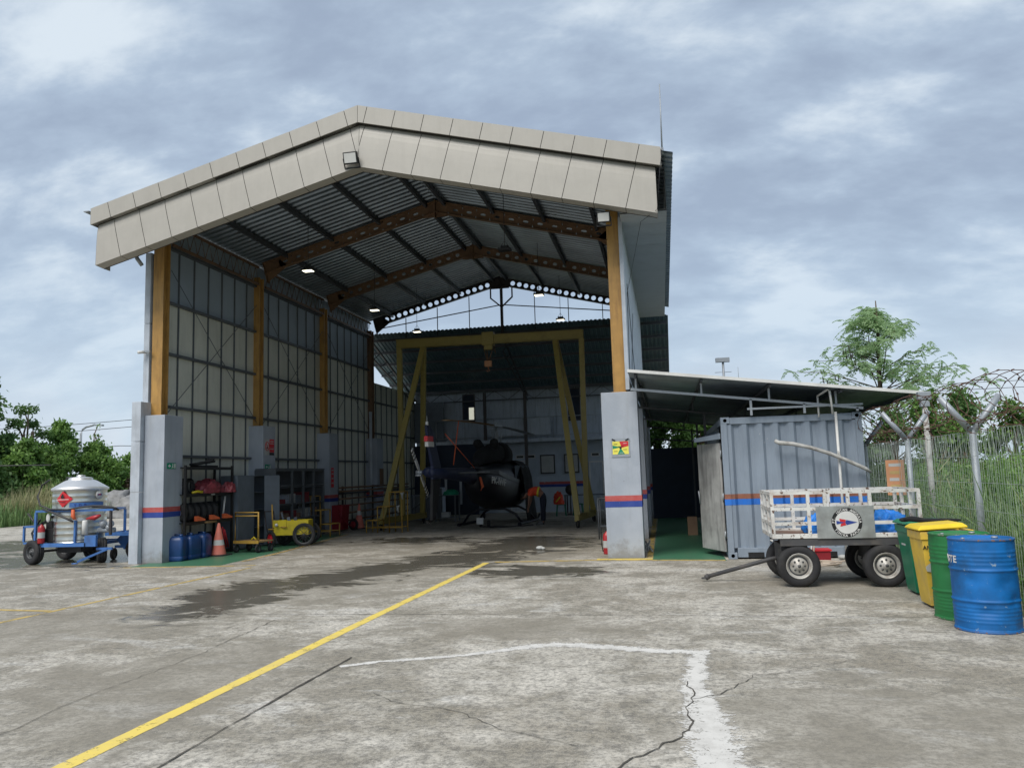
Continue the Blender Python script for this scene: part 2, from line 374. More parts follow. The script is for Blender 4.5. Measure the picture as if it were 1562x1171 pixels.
# ------------------------------------------------------------------ ground
def ground_material():
    n = NT('weathered_concrete'); P = n.co()
    big = n.noise(P, .28, 6, .6, .6); mid = n.noise(P, 1.5, 8, .68, .4); fine = n.noise(P, 26, 6, .75); grit = n.noise(P, 110, 3, .7)
    tone = n.math('ADD', n.math('MULTIPLY', big, .42), n.math('MULTIPLY', mid, .58))
    col = n.mix(n.ramp(tone, .42, .58), (.30,.275,.222), (.59,.555,.485))
    # brownish algae film and pale scoured patches
    br = n.ramp(n.noise(n.co((1,1,1), (7,3,0)), .55, 7, .66, .5), .5, .68)
    col = n.mix(n.math('MULTIPLY', br, .6), col, (.255,.222,.165))
    pale = n.ramp(n.noise(n.co((.55,1.5,1), (2,9,0)), .9, 9, .7, .7), .555, .63)
    col = n.mix(n.math('MULTIPLY', pale, .6), col, (.64,.625,.585))
    f2 = n.noise(P, 9, 8, .8, .3)
    col = n.mix(n.ramp(f2, .36, .56, .62, 0.), col, (.10,.095,.082))
    col = n.mix(n.ramp(fine, .38, .56, .55, 0.), col, (.085,.08,.07))
    col = n.mix(n.ramp(grit, .54, .68, 0., .55), col, (.62,.60,.56))
    col = n.mix(n.ramp(n.noise(P, 70, 4, .8), .60, .66, 0., .75), col, (.05,.048,.042))
    # rain water: one mask built from distorted ellipses
    sep = n.n.new('ShaderNodeSeparateXYZ'); n.l.new(P, sep.inputs[0]); px, py = sep.outputs[0], sep.outputs[1]
    wob = n.noise(n.co((1,1.8,1), (0,0,2)), 1.1, 8, .68, 1.0)
    def ell(cx, cy, rx, ry, a):
        dx = n.math('SUBTRACT', px, cx); dy = n.math('SUBTRACT', py, cy); c, s = cos(a), sin(a)
        u = n.math('DIVIDE', n.math('ADD', n.math('MULTIPLY', dx, c), n.math('MULTIPLY', dy, s)), rx)
        v = n.math('DIVIDE', n.math('SUBTRACT', n.math('MULTIPLY', dy, c), n.math('MULTIPLY', dx, s)), ry)
        return n.math('SQRT', n.math('ADD', n.math('MULTIPLY', u, u), n.math('MULTIPLY', v, v)))
    def mask(L):
        d = None
        for e in L:
            q = ell(*e); d = q if d is None else n.math('MINIMUM', d, q)
        d = n.math('ADD', d, n.math('MULTIPLY', n.math('SUBTRACT', wob, .5), 4.2))
        return n.ramp(d, 1.30, .78)
    wet = mask([(-6.3,10.9,.75,1.8,.1), (-5.4,13.2,.8,2.1,-.35), (-4.3,15.6,1.1,1.6,-.5), (-3.4,18.8,1.3,2.6,0.), (-2.2,13.6,1.0,.8,0), (-13.6,17.2,3.6,2.4,.2), (-18,21,4,2.5,0), (-6.6,20.5,1.2,1.0,0)])
    film = mask([(-5.6,12.2,1.9,3.4,-.2), (-3.6,17.5,2.4,4.2,0), (-14.5,18,7,4.5,0), (-1.6,8.6,1.3,.55,0), (-4.2,6.2,1.1,1.6,.2), (1.4,5.6,1.3,1.0,0), (-7.6,8.2,1.6,1.5,.3), (2.2,11.9,1.5,1.2,0)])
    col = n.mix(n.math('MULTIPLY', film, .55), col, (.225,.205,.165))
    col = n.mix(n.math('MULTIPLY', wet, .82), col, (.088,.081,.064))
    n.inp(n.b, 'Base Color', col)
    rg = n.ramp(wet, 0., 1., .82, .22); n.inp(n.b, 'Roughness', rg); n.inp(n.b, 'Specular IOR Level', .4)
    h = n.math('ADD', n.math('MULTIPLY', fine, .7), n.math('MULTIPLY', grit, .45)); h = n.math('MULTIPLY', h, n.math('SUBTRACT', 1.0, n.math('MULTIPLY', wet, .8)))
    n.bump(h, .9, .008)
    return n.m
M['concrete'] = ground_material()
def earth_material():
    n = NT('grassy_earth'); P = n.co()
    c = n.mix(n.ramp(n.noise(P, .4, 7, .65), .4, .6), (.045,.075,.022), (.11,.13,.05)); c = n.mix(n.ramp(n.noise(P, 6, 6, .7), .45, .7), c, (.10,.08,.05))
    n.inp(n.b, 'Base Color', c); n.inp(n.b, 'Roughness', .95); n.bump(n.noise(P, 5, 6, .7), .8, .05); return n.m
M['earth'] = earth_material()
g = MB(); g.box(-1500, 1500, -1500, 1500, -.6, -.03); g = g.build('ground', M['earth'], keep=True); tag(g, kind='structure')
a = MB(); a.box(-29.6, 3.62, -14, 62, -.5, 0); a = a.build('concrete_apron', M['concrete'], keep=True); tag(a, kind='structure')

def painted(name, base, wear=.5, ws=7, edge=.62, rough=.7, under=None, op=1.0, soft=0):
    """paint on concrete: flakes off where the noise is high"""
    n = NT(name); P = n.co(); n.inp(n.b, 'Base Color', n.mix(n.ramp(n.noise(P, 4, 6, .7), .4, .7, 0, .6), base, under or sc3(base, .55))); n.inp(n.b, 'Roughness', rough)
    t = n.n.new('ShaderNodeBsdfTransparent'); x = n.n.new('ShaderNodeMixShader')
    q = n.math('ADD', n.math('MULTIPLY', n.noise(P, ws, 9, .75), .7), n.math('MULTIPLY', n.noise(P, ws*5, 5, .7), .3))
    if soft:
        ed = n.n.new('ShaderNodeAttribute'); ed.attribute_name = 'edge'; q = n.math('ADD', q, n.math('MULTIPLY', ed.outputs['Fac'], soft))
    n.inp(x, 0, n.ramp(q, edge, edge+(.05 if not soft else .09), 1-op, 1.)); n.l.new(n.b.outputs[0], x.inputs[1]); n.l.new(t.outputs[0], x.inputs[2]); n.l.new(x.outputs[0], n.out.inputs['Surface'])
    return n.m
M['lineyellow'] = painted('worn_yellow_line', (.74,.57,.12), ws=6, edge=.545, soft=.025, under=(.58,.46,.18))
M['lineyellowf'] = painted('faded_yellow_line', (.50,.36,.11), ws=4, edge=.51, under=(.36,.3,.16))
M['lanegreen'] = painted('green_floor_paint', (.05,.17,.095), ws=2.5, edge=.62, under=(.08,.15,.10), rough=.45)
M['grout'] = painted('pale_mortar', (.60,.585,.55), ws=11, edge=.56, under=(.40,.385,.355), rough=.9, soft=.20)
M['crackm'] = mat('crack_dirt', (.075,.068,.056), .95, var=.4, vs=9)
def strip(name, pts, w, m, z=.0026, jit=0., step=.06, seed=1):
    R = random.Random(seed); P = [Vector((p[0], p[1], 0)) for p in pts]; q = []
    ww = w if isinstance(w, (list, tuple)) else [w]*len(P)
    for i in range(len(P)-1):
        k = max(1, int((P[i+1]-P[i]).length/step))
        for j in range(k): q.append((P[i].lerp(P[i+1], j/k), ww[i]+(ww[i+1]-ww[i])*j/k))
    q.append((P[-1], ww[-1])); rows = []; e0 = e1 = 0
    for i, (p, wd) in enumerate(q):
        d = (q[min(i+1, len(q)-1)][0]-q[max(i-1, 0)][0]).normalized(); nn = Vector((-d.y, d.x, 0))
        e0 = e0*.86 + R.uniform(-1,1)*jit*.33; e1 = e1*.86 + R.uniform(-1,1)*jit*.33
        a_, b_ = p+nn*(wd/2+e0), p-nn*(wd/2+e1); rows.append([(*(a_.lerp(b_, q_/4)).xy, z) for q_ in range(5)])
    mb = MB(); mb.sheet(rows); o = mb.build(name, m, keep=True, fix=False); tag(o, kind='structure')
    at = o.data.attributes.new('edge', 'FLOAT', 'POINT'); at.data.foreach_set('value', [1., .3, 0., .3, 1.]*len(rows)); return o
def rough_path(pts, jit, step, seed):
    R = random.Random(seed); out = []
    for a_, b_ in zip(pts[:-1], pts[1:]):
        a_, b_ = Vector((*a_, 0)), Vector((*b_, 0)); k = max(1, int((b_-a_).length/step))
        for j in range(k):
            p = a_.lerp(b_, j/k) + Vector((R.uniform(-jit, jit), R.uniform(-jit, jit), 0)); out.append((p.x, p.y))
    out.append(pts[-1]); return out
strip('yellow_line', [(-3.66,1.5), (-3.61,4.29), (-3.55,8.63), (-3.43,14.9)], .125, M['lineyellow'], jit=.008)
strip('yellow_line', [(-8.62,4.0), (-8.27,9.56), (-8.07,14.51)], .10, M['lineyellowf'], jit=.008, seed=2)
strip('yellow_line', [(-16,9.95), (-9.2,9.66), (-8.33,9.58)], .10, M['lineyellowf'], z=.0032, jit=.008, seed=3)
strip('yellow_line', [(-11.3,14.62), (-9.5,14.72), (-8.2,14.85)], .13, M['lineyellowf'], jit=.02, seed=4)
strip('yellow_line', [(-8.9,15.6), (-9.0,17.54), (-9.6,23)], .09, M['lineyellowf'], z=.0045, jit=.006, seed=5)
strip('yellow_line', [(-3.3,14.98), (-1.4,15.16), (1.0,14.92)], .16, M['lineyellowf'], z=.0032, jit=.02, seed=6)
strip('yellow_line', [(-1.35,15.28), (-.3,15.24)], .2, M['lineyellow'], z=.0055, jit=.01, seed=7)
strip('yellow_line', [(-.36,15.5), (-.40,28)], .12, M['lineyellowf'], z=.0045, jit=.01, seed=8)
def poly_sheet(name, pts, m, z):
    mb = MB(); mb.add([(x, y, z) for x, y in pts], [tuple(range(len(pts)))]); return tag(mb.build(name, m, keep=True, fix=False), kind='structure')
poly_sheet('green_walkway', [(-10.7,14.75), (-9.0,14.9), (-9.15,17.5), (-9.75,23.2), (-11.0,23.2), (-11.0,14.75)], M['lanegreen'], .001)
poly_sheet('green_walkway', [(-.3,15.05), (1.02,14.85), (1.02,28.2), (-.3,28.2)], M['lanegreen'], .001)
mort = [(-2.93,6.80), (-2.63,7.02), (-2.29,7.12), (-1.96,7.27), (-1.63,7.5), (-1.36,7.70), (-1.12,7.80), (-.79,7.76), (-.47,7.67), (-.11,7.56), (.19,7.54), (.31,7.52)]
strip('mortar_repair', mort, [.10,.12,.14,.14,.17,.24,.28,.29,.26,.23,.25,.28], M['grout'], z=.0024, jit=.03, step=.03, seed=11)
strip('mortar_repair', [(.24,7.52), (.20,7.2), (.16,6.6), (.17,6.13), (.20,5.6), (.21,5.01), (.23,4.5), (.25,3.0)], [.22,.25,.27,.33,.40,.42,.42,.40], M['grout'], z=.003, jit=.035, step=.03, seed=12)
strip('expansion_joint', [(-3.05,2.0), (-3.02,4.35), (-3.01,5.38), (-3.0,6.07), (-2.96,7.15)], .020, M['crackm'], z=.0065, jit=.012, step=.04, seed=13)
strip('crack', rough_path([(-.6,4.2), (-.33,4.63), (-.18,4.92), (-.02,5.11), (.09,5.37), (.08,5.79), (.12,6.12), (.09,6.5)], .022, .07, 5), .010, M['crackm'], z=.0065, jit=.006, step=.02, seed=21)
strip('crack', rough_path([(.09,6.0), (.32,6.14), (.62,6.72), (.88,6.84), (1.5,7.3)], .02, .07, 6), .006, M['crackm'], z=.0065, jit=.003, step=.02, seed=22)
strip('crack', rough_path([(-2.3,6.0), (-2.07,5.78), (-1.51,5.58), (-1.16,5.25), (-.6,4.95)], .02, .08, 7), .005, M['crackm'], z=.0065, jit=.003, step=.02, seed=23)
strip('crack', rough_path([(-4.5,4.6), (-4.6,5.67), (-4.55,7.1), (-4.7,9.0)], .02, .1, 8), .005, M['crackm'], z=.0065, jit=.003, step=.02, seed=24)
strip('expansion_joint', [(-3.5,9.42), (-.19,9.38), (1.93,9.33), (3.6,9.3)], .012, M['crackm'], z=.0014, jit=.005, seed=25)
strip('expansion_joint', [(-9.0,14.3), (-3.4,14.45), (1.0,14.2), (3.6,14.1)], .014, M['crackm'], z=.0014, jit=.006, seed=26)
strip('expansion_joint', [(-29,9.2), (-14,9.2), (-8.3,9.3), (-3.6,9.4)], .012, M['crackm'], z=.0014, jit=.005, seed=27)
# ------------------------------------------------------------------ hangar
XC = -5.8; SL = .26
H = thing('hangar', 'open fronted gabled hangar with beige fascia, ochre columns and grey pillars', 'hangar', (XC, 15.4, 0))
def rt(x): return 9.28 - SL*abs(x-XC)
BAY = 4.326; PY0 = 15.43; PD = .68; PH = 3.2
def band(x0, x1, y0, y1, z0, z1, m, par, name):
    e = .004; b = MB(); b.box(x0-e, x1+e, y0-e, y1+e, z0, z1); return b.build(name, m, par, world=True)
for side, (x0, x1) in (('l', (-11.19, -10.70)), ('r', (-1.155, -.455))):
    for k in range(4):
        y = PY0 + k*BAY; b = MB(); b.box(x0, x1, y, y+PD, 0, PH)
        p = b.build('pillar', M['pillar'], H, world=True, bevel=.008)
        for nm, m, z0, z1 in (('red_band', M['red'], 1.085, 1.19), ('blue_band', M['blue'], .97, 1.082)):
            e = .004; q = MB(); q.box(x0-e+5.8, x1+e+5.8, y-e-15.4, y+PD+e-15.4, z0, z1); q.build(nm, m, p)
# cladding box and downpipe beside the left front pillar
b = MB(); b.box(-11.42, -11.20, 15.30, 15.95, 0, 1.52); b.box(-11.42, -11.20, 15.30, 15.95, 1.53, 2.62); b.box(-11.42, -11.20, 15.30, 15.95, 2.63, 3.5); b.build('corner_cladding', M['casing'], H, world=True, bevel=.006)
b = MB(); b.box(-11.40, -11.26, 15.62, 15.9, 3.51, 5.3); b.box(-11.40, -11.26, 15.62, 15.9, 5.31, 6.95); b.build('downpipe_casing', M['casing'], H, world=True, bevel=.006)
b = MB(); b.tube([(-11.33,15.4,6.6), (-11.42,15.35,6.75), (-11.46,15.3,6.9), (-11.46,15.2,7.05)], .045, 10); b.build('downpipe', M['galv'], H, world=True)
# columns: I-sections
def column(xc, yc, z0, z1, m, w=.27, d=.36):
    b = MB(); b.box(xc-w/2, xc+w/2, yc-d/2, yc-d/2+.03, z0, z1); b.box(xc-w/2, xc+w/2, yc+d/2-.03, yc+d/2, z0, z1); b.box(xc-.03, xc+.05, yc-d/2+.03, yc+d/2-.03, z0, z1)
    b.box(xc-w/2-.04, xc+w/2+.04, yc-d/2-.04, yc+d/2+.04, z0+.001, z0+.02)
    return b.build('column', m, H, world=True)
for k in range(4):
    y = PY0 + PD/2 + k*BAY
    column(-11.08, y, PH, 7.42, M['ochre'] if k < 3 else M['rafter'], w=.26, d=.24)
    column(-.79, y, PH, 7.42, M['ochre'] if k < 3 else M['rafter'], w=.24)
# rafters with punched webs
def rafter(y, m, pitch, rx, ry, dep=.36):
    b = MB(); c = 1/sqrt(1+SL*SL)
    for sg in (-1, 1):
        e = Vector((sg*c, 0, -SL*c)); n = Vector((sg*SL*c, 0, c)); o = Vector((XC, y, 9.17)); L = 5.12/c
        b.beam(o, o+e*L, .14, .02, up=n); b.beam(o-n*dep, o+e*L-n*dep, .14, .02, up=n)
        k = int((L-.7)/pitch); t0 = .42
        def W(t, s): return o + e*t - n*s
        b.add([W(0,0), W(t0,0), W(t0,dep), W(0,dep)], [(0,1,2,3)])
        NN = 12
        for i in range(k):
            ta, tb = t0+i*pitch, t0+(i+1)*pitch; cx = (ta+tb)/2; cy = dep/2; vs = []
            for j in range(NN):
                a = 2*pi*(j+.5)/NN; ca, sa = cos(a), sin(a); vs.append(W(cx+rx*ca, cy+ry*sa))
            for j in range(NN):
                a = 2*pi*(j+.5)/NN; ca, sa = cos(a), sin(a); q = min(pitch/2/max(abs(ca),1e-6), dep/2/max(abs(sa),1e-6)); vs.append(W(cx+q*ca, cy+q*sa))
            # square corners
            vs += [W(tb,dep), W(ta,dep), W(ta,0), W(tb,0)]
            fs = [(j, (j+1) % NN, NN+(j+1) % NN, NN+j) for j in range(NN)]
            fs += [(NN+1, 2*NN, NN+0) if False else (NN+0, NN+1, 2*NN), (NN+4, NN+5, 2*NN+1) if False else (NN+3, NN+4, 2*NN+1), (NN+6, NN+7, 2*NN+2), (NN+9, NN+10, 2*NN+3)]
            b.add(vs, fs)
        te = t0+k*pitch
        b.add([W(te,0), W(L,0), W(L,dep+.28), W(te-.25,dep)], [(0,1,2,3)])
        b.beam(W(L-.02,0), W(L-.02,dep+.3), .14, .02, up=e)
    b.box(XC-.012, XC+.012, y-.09, y+.09, 8.70, 9.2)
    b.box(XC-.35, XC+.35, y-.012, y-.003, 8.72, 9.06)
    return b.build('rafter', m, H, world=True, fix=False)
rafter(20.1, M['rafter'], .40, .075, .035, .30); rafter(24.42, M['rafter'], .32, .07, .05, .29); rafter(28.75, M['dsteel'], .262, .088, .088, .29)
rafter(15.72, M['rafter'], .40, .075, .035, .30)
# rear gable bracing
b = MB()
b.box(XC-.05, XC+.05, 28.9, 29.0, 6.9, 8.85)
for s in (-1, 1):
    b.beam((XC, 28.95, 8.05), (XC+s*.42, 28.95, 8.42), .05, .05); b.beam((XC+s*.42, 28.95, 8.40), (XC+s*.42, 28.95, 8.82), .05, .05)
    b.beam((XC+s*.1, 28.95, 8.13), (XC+s*5.0, 28.95, 7.52), .03, .035)
    for j in range(1, 4): b.box(XC+s*1.28*j-.014, XC+s*1.28*j+.014, 28.93, 28.96, 7.1, rt(XC+1.28*j)-.4)
b.build('gable_bracing', M['dsteel'], H, world=True)
# purlins
for s in (-1, 1):
    for d in (.26, 1.62, 3.0, 4.38):
        x = XC+s*d; b = MB(); b.box(x-.035, x+.035, 14.85, 28.95, rt(x)-.20, rt(x)-.065); b.build('purlin', M['purlin'], H, world=True)
# corrugated roof slopes
def corrugated(u0, u1, pitch, depth, a, b_, nrm):
    """rows along u; a(u), b_(u) give the two ends of the rib line"""
    rows = []; u = u0; k = 0
    prof = ((0,0), (.30,0), (.42,1), (.88,1))
    while u < u1:
        for f, h in prof:
            uu = min(u+f*pitch, u1); rows.append([Vector(a(uu))+nrm*h*depth, Vector(b_(uu))+nrm*h*depth])
        u += pitch
    return rows
for s, xe in ((-1, -12.05), (1, .46)):
    n = Vector((s*SL, 0, 1)).normalized(); b = MB()
    b.sheet(corrugated(14.53, 29.05, .235, .04, lambda u: (XC, u, rt(XC)-.055), lambda u: (xe, u, rt(xe)-.055), n))
    b.build('roof_slope', M['zinc'], H, world=True, fix=False)
b = MB(); 
for s in (-1, 1): b.add([(XC, 14.6, 9.30), (XC+s*.3, 14.6, 9.30-.075), (XC+s*.3, 29.05, 9.225), (XC, 29.05, 9.30)], [(0,1,2,3)])
b.build('ridge_cap', M['zinc'], H, world=True)
# fascia panels
c_ = 1/sqrt(1+SL*SL)
def fascia(sg, xe):
    ex = Vector((-sg*c_, 0, SL*c_)); nn = Vector((sg*SL*c_, 0, c_)); o = Vector((xe, 0, rt(xe))); Lr = abs(XC-xe)/c_
    def pt(t, s, y): 
        q = o + ex*t - nn*s; return Vector((q.x, y, q.z))
    def rid(s, y):
        t = (XC - xe + nn.x*s)/ex.x; return pt(t, s, y)
    up = [(14.9, 0), (14.5, 0), (14.5, .35), (14.62, .35)]
    lo = [(14.64, .352), (14.62, .38), (14.60, .43), (14.585, .50), (14.575, .60), (14.568, .72), (14.562, .85), (14.55, 1.25), (14.80, 1.262)]
    for prof, nm, off in ((up, 'upper_fascia', 0), (lo, 'lower_fascia', .12)):
        b = MB(); bk = MB(); t = 0; first = .42 if sg < 0 else .40; edges = [0, first]
        while edges[-1] < Lr-.75: edges.append(edges[-1]+.625)
        s0 = 0
        for i, t in enumerate(edges):
            last = i == len(edges)-1; rows = []
            tt = t + (off if i == 0 else 0)
            for y, s in prof:
                A = pt(tt+.006, s, y) if i else pt(nn.x*s/ex.x+off, s, y); B = rid(s, y) - ex*.004 if last else pt(edges[i+1]-.006, s, y); rows.append([A, B])
            b.sheet(rows)
        rows = [[pt(off+.01+nn.x*s/ex.x, s, y+.03 if y < 14.9 else y), rid(s, y+.03 if y < 14.9 else y)] for y, s in prof]; bk.sheet(rows)
        p = b.build(nm, M['fascia'], H, world=True, fix=False); q = bk.build('panel_joints', M['joint'], H, world=True, fix=False)
        q.parent = p
        q2 = MB(); q2.add([pt(off-.003+nn.x*s/ex.x, s, y) for y, s in prof] + [pt(off-.003+nn.x*prof[-1][1]/ex.x, prof[-1][1], 15.02), pt(off-.003+nn.x*prof[0][1]/ex.x, prof[0][1], 15.02)], [tuple(range(len(prof)+2))]); q2.build('end_cap', M['fascia'], H, world=True).parent = p
fascia(-1, -11.95); fascia(1, .24)
b = MB()
for sg, xe in ((-1,-11.83), (1,.12)): b.add([(XC, 14.80, rt(XC)-1.31), (xe, 14.80, rt(xe)-1.31), (xe, 15.0, rt(xe)-1.20), (XC, 15.0, rt(XC)-1.20)], [(0,1,2,3)])
b.build('fascia_back_trim', M['rafter'], H, world=True)
b = MB(); b.box(-12.13, -12.0, 14.50, 29.0, rt(-12.05)-.035, rt(-12.05)-.015); b.build('gutter', M['galv'], H, world=True)
# left wall: panels, studs, girts, eave truss, bracing
YW0, YW1 = 15.6, 28.75
b = MB(); b.box(-11.17, -11.13, YW0+.15, YW1, 0, 5.85); b.build('wall_panels', M['wallpanel'], H, world=True)
b = MB(); b.box(-11.17, -11.13, YW0+.15, YW1, 5.852, 7.78); b.build('upper_wall_panels', M['wallup'], H, world=True)
b = MB(); b.box(-11.17, -11.13, YW1, 34.5, 0, 5.45); b.build('rear_wall_panels', M['wallpanel'], H, world=True)
st = MB(); y = YW0+.25
while y < 34.4:
    st.box(-11.13, -11.10, y-.018, y+.018, .1, 7.15 if y < YW1 else 5.4); y += .618
st.build('wall_studs', M['girt'], H, world=True)
for z in (1.2, 2.32, 3.44, 4.66, 5.86, 7.16):
    b = MB(); b.box(-11.128, -11.04, YW0+.32, YW1 if z > 5.4 else 34.4, z-.03, z+.03); b.build('girt', M['girt'], H, world=True)
for k in range(3):
    ya, yb = PY0+PD/2+.2+k*BAY, PY0+PD/2-.2+(k+1)*BAY
    b = MB(); b.beam((-10.95, ya, 7.68), (-10.95, yb, 7.68), .05, .06); b.beam((-10.95, ya, 7.20), (-10.95, yb, 7.20), .05, .06); m_ = 12
    for j in range(m_):
        p, q = ya+(yb-ya)*j/m_, ya+(yb-ya)*(j+1)/m_; b.tube([(-10.95, p, 7.22), (-10.95, (p+q)/2, 7.66), (-10.95, q, 7.22)], .010, 5)
    b.build('eave_truss', M['rafter'], H, world=True)
    b = MB(); b.tube([(-11.0, ya, 3.3), (-11.0, yb, 6.6)], .009, 5); b.tube([(-10.98, yb, 3.3), (-10.98, ya, 6.6)], .009, 5); b.build('cross_bracing', M['girt'], H, world=True)
# right wall seen from outside and its soffit
def soz(y): return 6.62 + (y-15)*.044
rows = []; y = 15.55
while y < 28.7:
    for dy, dx in ((0,0), (.16,0), (.19,.018), (.26,.018)):
        rows.append([(-.615+dx, y+dy, 3.3), (-.615+dx, y+dy, soz(y)+.05)])
    y += .29
b = MB(); b.sheet(rows); b.build('right_wall_sheets', M['whitesheet'], H, world=True, fix=False)
b = MB(); b.box(-.66, -.628, 15.6, 28.75, 3.25, 6.9); b.build('right_wall_lining', M['wallup'], H, world=True)
b = MB(); b.box(-.665, -.59, 15.50, 15.545, 3.25, 6.75); b.build('wall_trim', M['casing'], H, world=True)
b = MB(); b.tube([(-.58, 16.5, 3.4), (-.58, 19.7, 5.6)], .008, 5); b.tube([(-.575, 19.7, 3.4), (-.575, 16.5, 5.6)], .008, 5); b.build('cross_bracing', M['girt'], H, world=True)
b = MB(); y = 14.95
while y < 28.5:
    y1 = min(y+.9, 28.65); b.add([(-.60, y+.006, soz(y)), (.30, y+.006, soz(y)), (.30, y1-.006, soz(y1)), (-.60, y1-.006, soz(y1))], [(0,1,2,3)]); y = y1
b.build('soffit', M['soffit'], H, world=True)
b = MB(); b.add([(-.6, 14.95, soz(14.95)+.03), (.3, 14.95, soz(14.95)+.03), (.3, 28.65, soz(28.65)+.03), (-.6, 28.65, soz(28.65)+.03)], [(0,1,2,3)]); b.add([(.3, 14.9, soz(14.9)), (.3, 28.65, soz(28.65)), (.3, 28.65, 7.72), (.3, 14.9, 7.66)], [(0,1,2,3)]); b.build('soffit_backing', M['soffit'], H, world=True)
# rear annex: roof, back wall, walkway
RS = (7.33-5.5)/5.5
b = MB(); b.sheet(corrugated(-11.95, .42, .16, .03, lambda u: (u, 28.95, 7.31), lambda u: (u, 35.0, 7.31-RS*6.05), Vector((0, RS, 1)).normalized())); b.build('rear_roof', M['greensheet'], H, world=True, fix=False)
for y in (29.3, 30.3, 31.3, 32.3, 33.3, 34.2):
    b = MB(); z = 7.31-RS*(y-28.95); b.box(-11.9, .38, y-.03, y+.03, z-.13, z-.035); b.build('rear_purlin', M['purlin'], H, world=True)
for x in (-11.05, -5.83, -.75):
    b = MB(); b.beam((x, 29.1, 6.95), (x, 34.4, 5.15), .06, .06); b.beam((x, 29.1, 6.35), (x, 34.4, 4.95), .05, .05)
    for j in range(7):
        y0 = 29.1+j*.757; b.beam((x, y0, 6.35-(y0-29.1)*.264), (x, y0+.757, 6.95-(y0+.757-29.1)*.34), .025, .025)
    b.build('rear_truss', M['purlin'], H, world=True)
b = MB(); b.beam((-10.9, 34.2, 5.0), (-.7, 34.2, 5.0), .05, .05); b.beam((-10.9, 34.2, 5.42), (-.7, 34.2, 5.42), .05, .05)
for j in range(17): b.beam((-10.9+j*.6, 34.2, 5.0 if j % 2 else 5.42), (-10.3+j*.6, 34.2, 5.42 if j % 2 else 5.0), .02, .02)
b.build('rear_truss', M['purlin'], H, world=True)
b = MB(); x = -11.1
while x < -.5:
    x1 = min(x+.93, -.5); b.box(x+.006, x1-.006, 34.50, 34.56, 3.22, 5.60); x = x1
b.build('rear_cladding', M['rearwall'], H, world=True)
b = MB(); b.box(-11.1, -.5, 34.57, 34.7, 0, 5.62); b.box(-11.1, -.5, 34.5, 34.56, 0, 3.05); b.build('rear_wall', M['rearlow'], H, world=True)
b = MB(); b.box(-10.0, -.5, 33.7, 34.49, 3.06, 3.2); b.build('walkway_slab', M['rearwall'], H, world=True)
b = MB(); b.box(-5.45, -3.35, 34.492, 34.498, 1.20, 1.31); b.build('red_band', M['red'], H, world=True)
b = MB(); b.box(-5.45, -3.35, 34.492, 34.498, 1.08, 1.198); b.build('blue_band', M['blue'], H, world=True)
rail = MB()
for z in (4.12, 3.32): rail.tube([(-9.9, 33.72, z), (-.6, 33.72, z)], .02, 6)
x = -9.9
while x < -.5: rail.tube([(x, 33.72, 3.2), (x, 33.72, 4.12)], .018, 6); x += 1.32
rail.build('railing', M['galv'], H, world=True)
b = MB(); b.box(-7.65, -4.75, 33.735, 33.742, 3.36, 4.08); b.build('railing_screen', M['rearwall'], H, world=True)
for x in (-7.63, -5.83): b = MB(); b.box(x-.06, x+.06, 33.55, 33.67, 3.2 if x < -6 else 0.0, 5.3); b.build('annex_post', M['dsteel'], H, world=True)
def opening(x0, x1, z0, z1, nm, m, fm, fr=.05, y=34.49):
    b = MB(); b.box(x0, x1, y-.03, y, z0, z0+fr); b.box(x0, x1, y-.03, y, z1-fr, z1); b.box(x0, x0+fr, y-.03, y, z0+fr, z1-fr); b.box(x1-fr, x1, y-.03, y, z0+fr, z1-fr); f = b.build(nm, fm, H, world=True)
    b = MB(); b.box(x0+fr+5.8, x1-fr+5.8, y-.012-15.4, y-.004-15.4, z0+fr, z1-fr); b.build('pane' if nm == 'window' else 'leaf', m, f); return f
w1 = opening(-8.86, -8.28, 4.1, 5.35, 'window', M['backdark'], M['dsteel'])
b = MB(); b.box(-8.56+5.8, -8.32+5.8, 34.46-15.4, 34.475-15.4, 4.16, 4.74); b.build('lit_pane', M['paneglow'], w1)
opening(-4.05, -3.5, 3.95, 5.4, 'window', M['backdark'], M['dsteel'])
opening(-6.75, -5.9, 0, 2.28, 'door', M['whitesheet'], M['white']); opening(-3.22, -2.6, 0, 2.15, 'door', M['rearwall'], M['white'])
for x in (-7.0, -6.45, -5.95, -3.1): b = MB(); b.box(x-.02, x+.36, 34.47, 34.49, 2.36, 2.52); p = b.build('vent', M['white'], H, world=True); b = MB(); b.box(x+.02+5.8, x+.32+5.8, 34.462-15.4, 34.469-15.4, 2.39, 2.49); b.build('vent_slot', M['black'], p)
b = MB(); b.tube([(-10.86, 28.2, 0), (-10.86, 28.2, 4.2)], .06, 10); b.build('conduit_pipe', M['casing'], H, world=True)
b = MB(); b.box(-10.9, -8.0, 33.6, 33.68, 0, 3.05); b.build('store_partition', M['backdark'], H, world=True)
b = MB(); b.box(-10.9, -7.2, 33.62, 33.66, 3.2, 5.2) if False else b.box(-10.95, -9.6, 33.9, 33.96, 3.2, 5.0); b.build('store_partition', M['locker'], H, world=True)

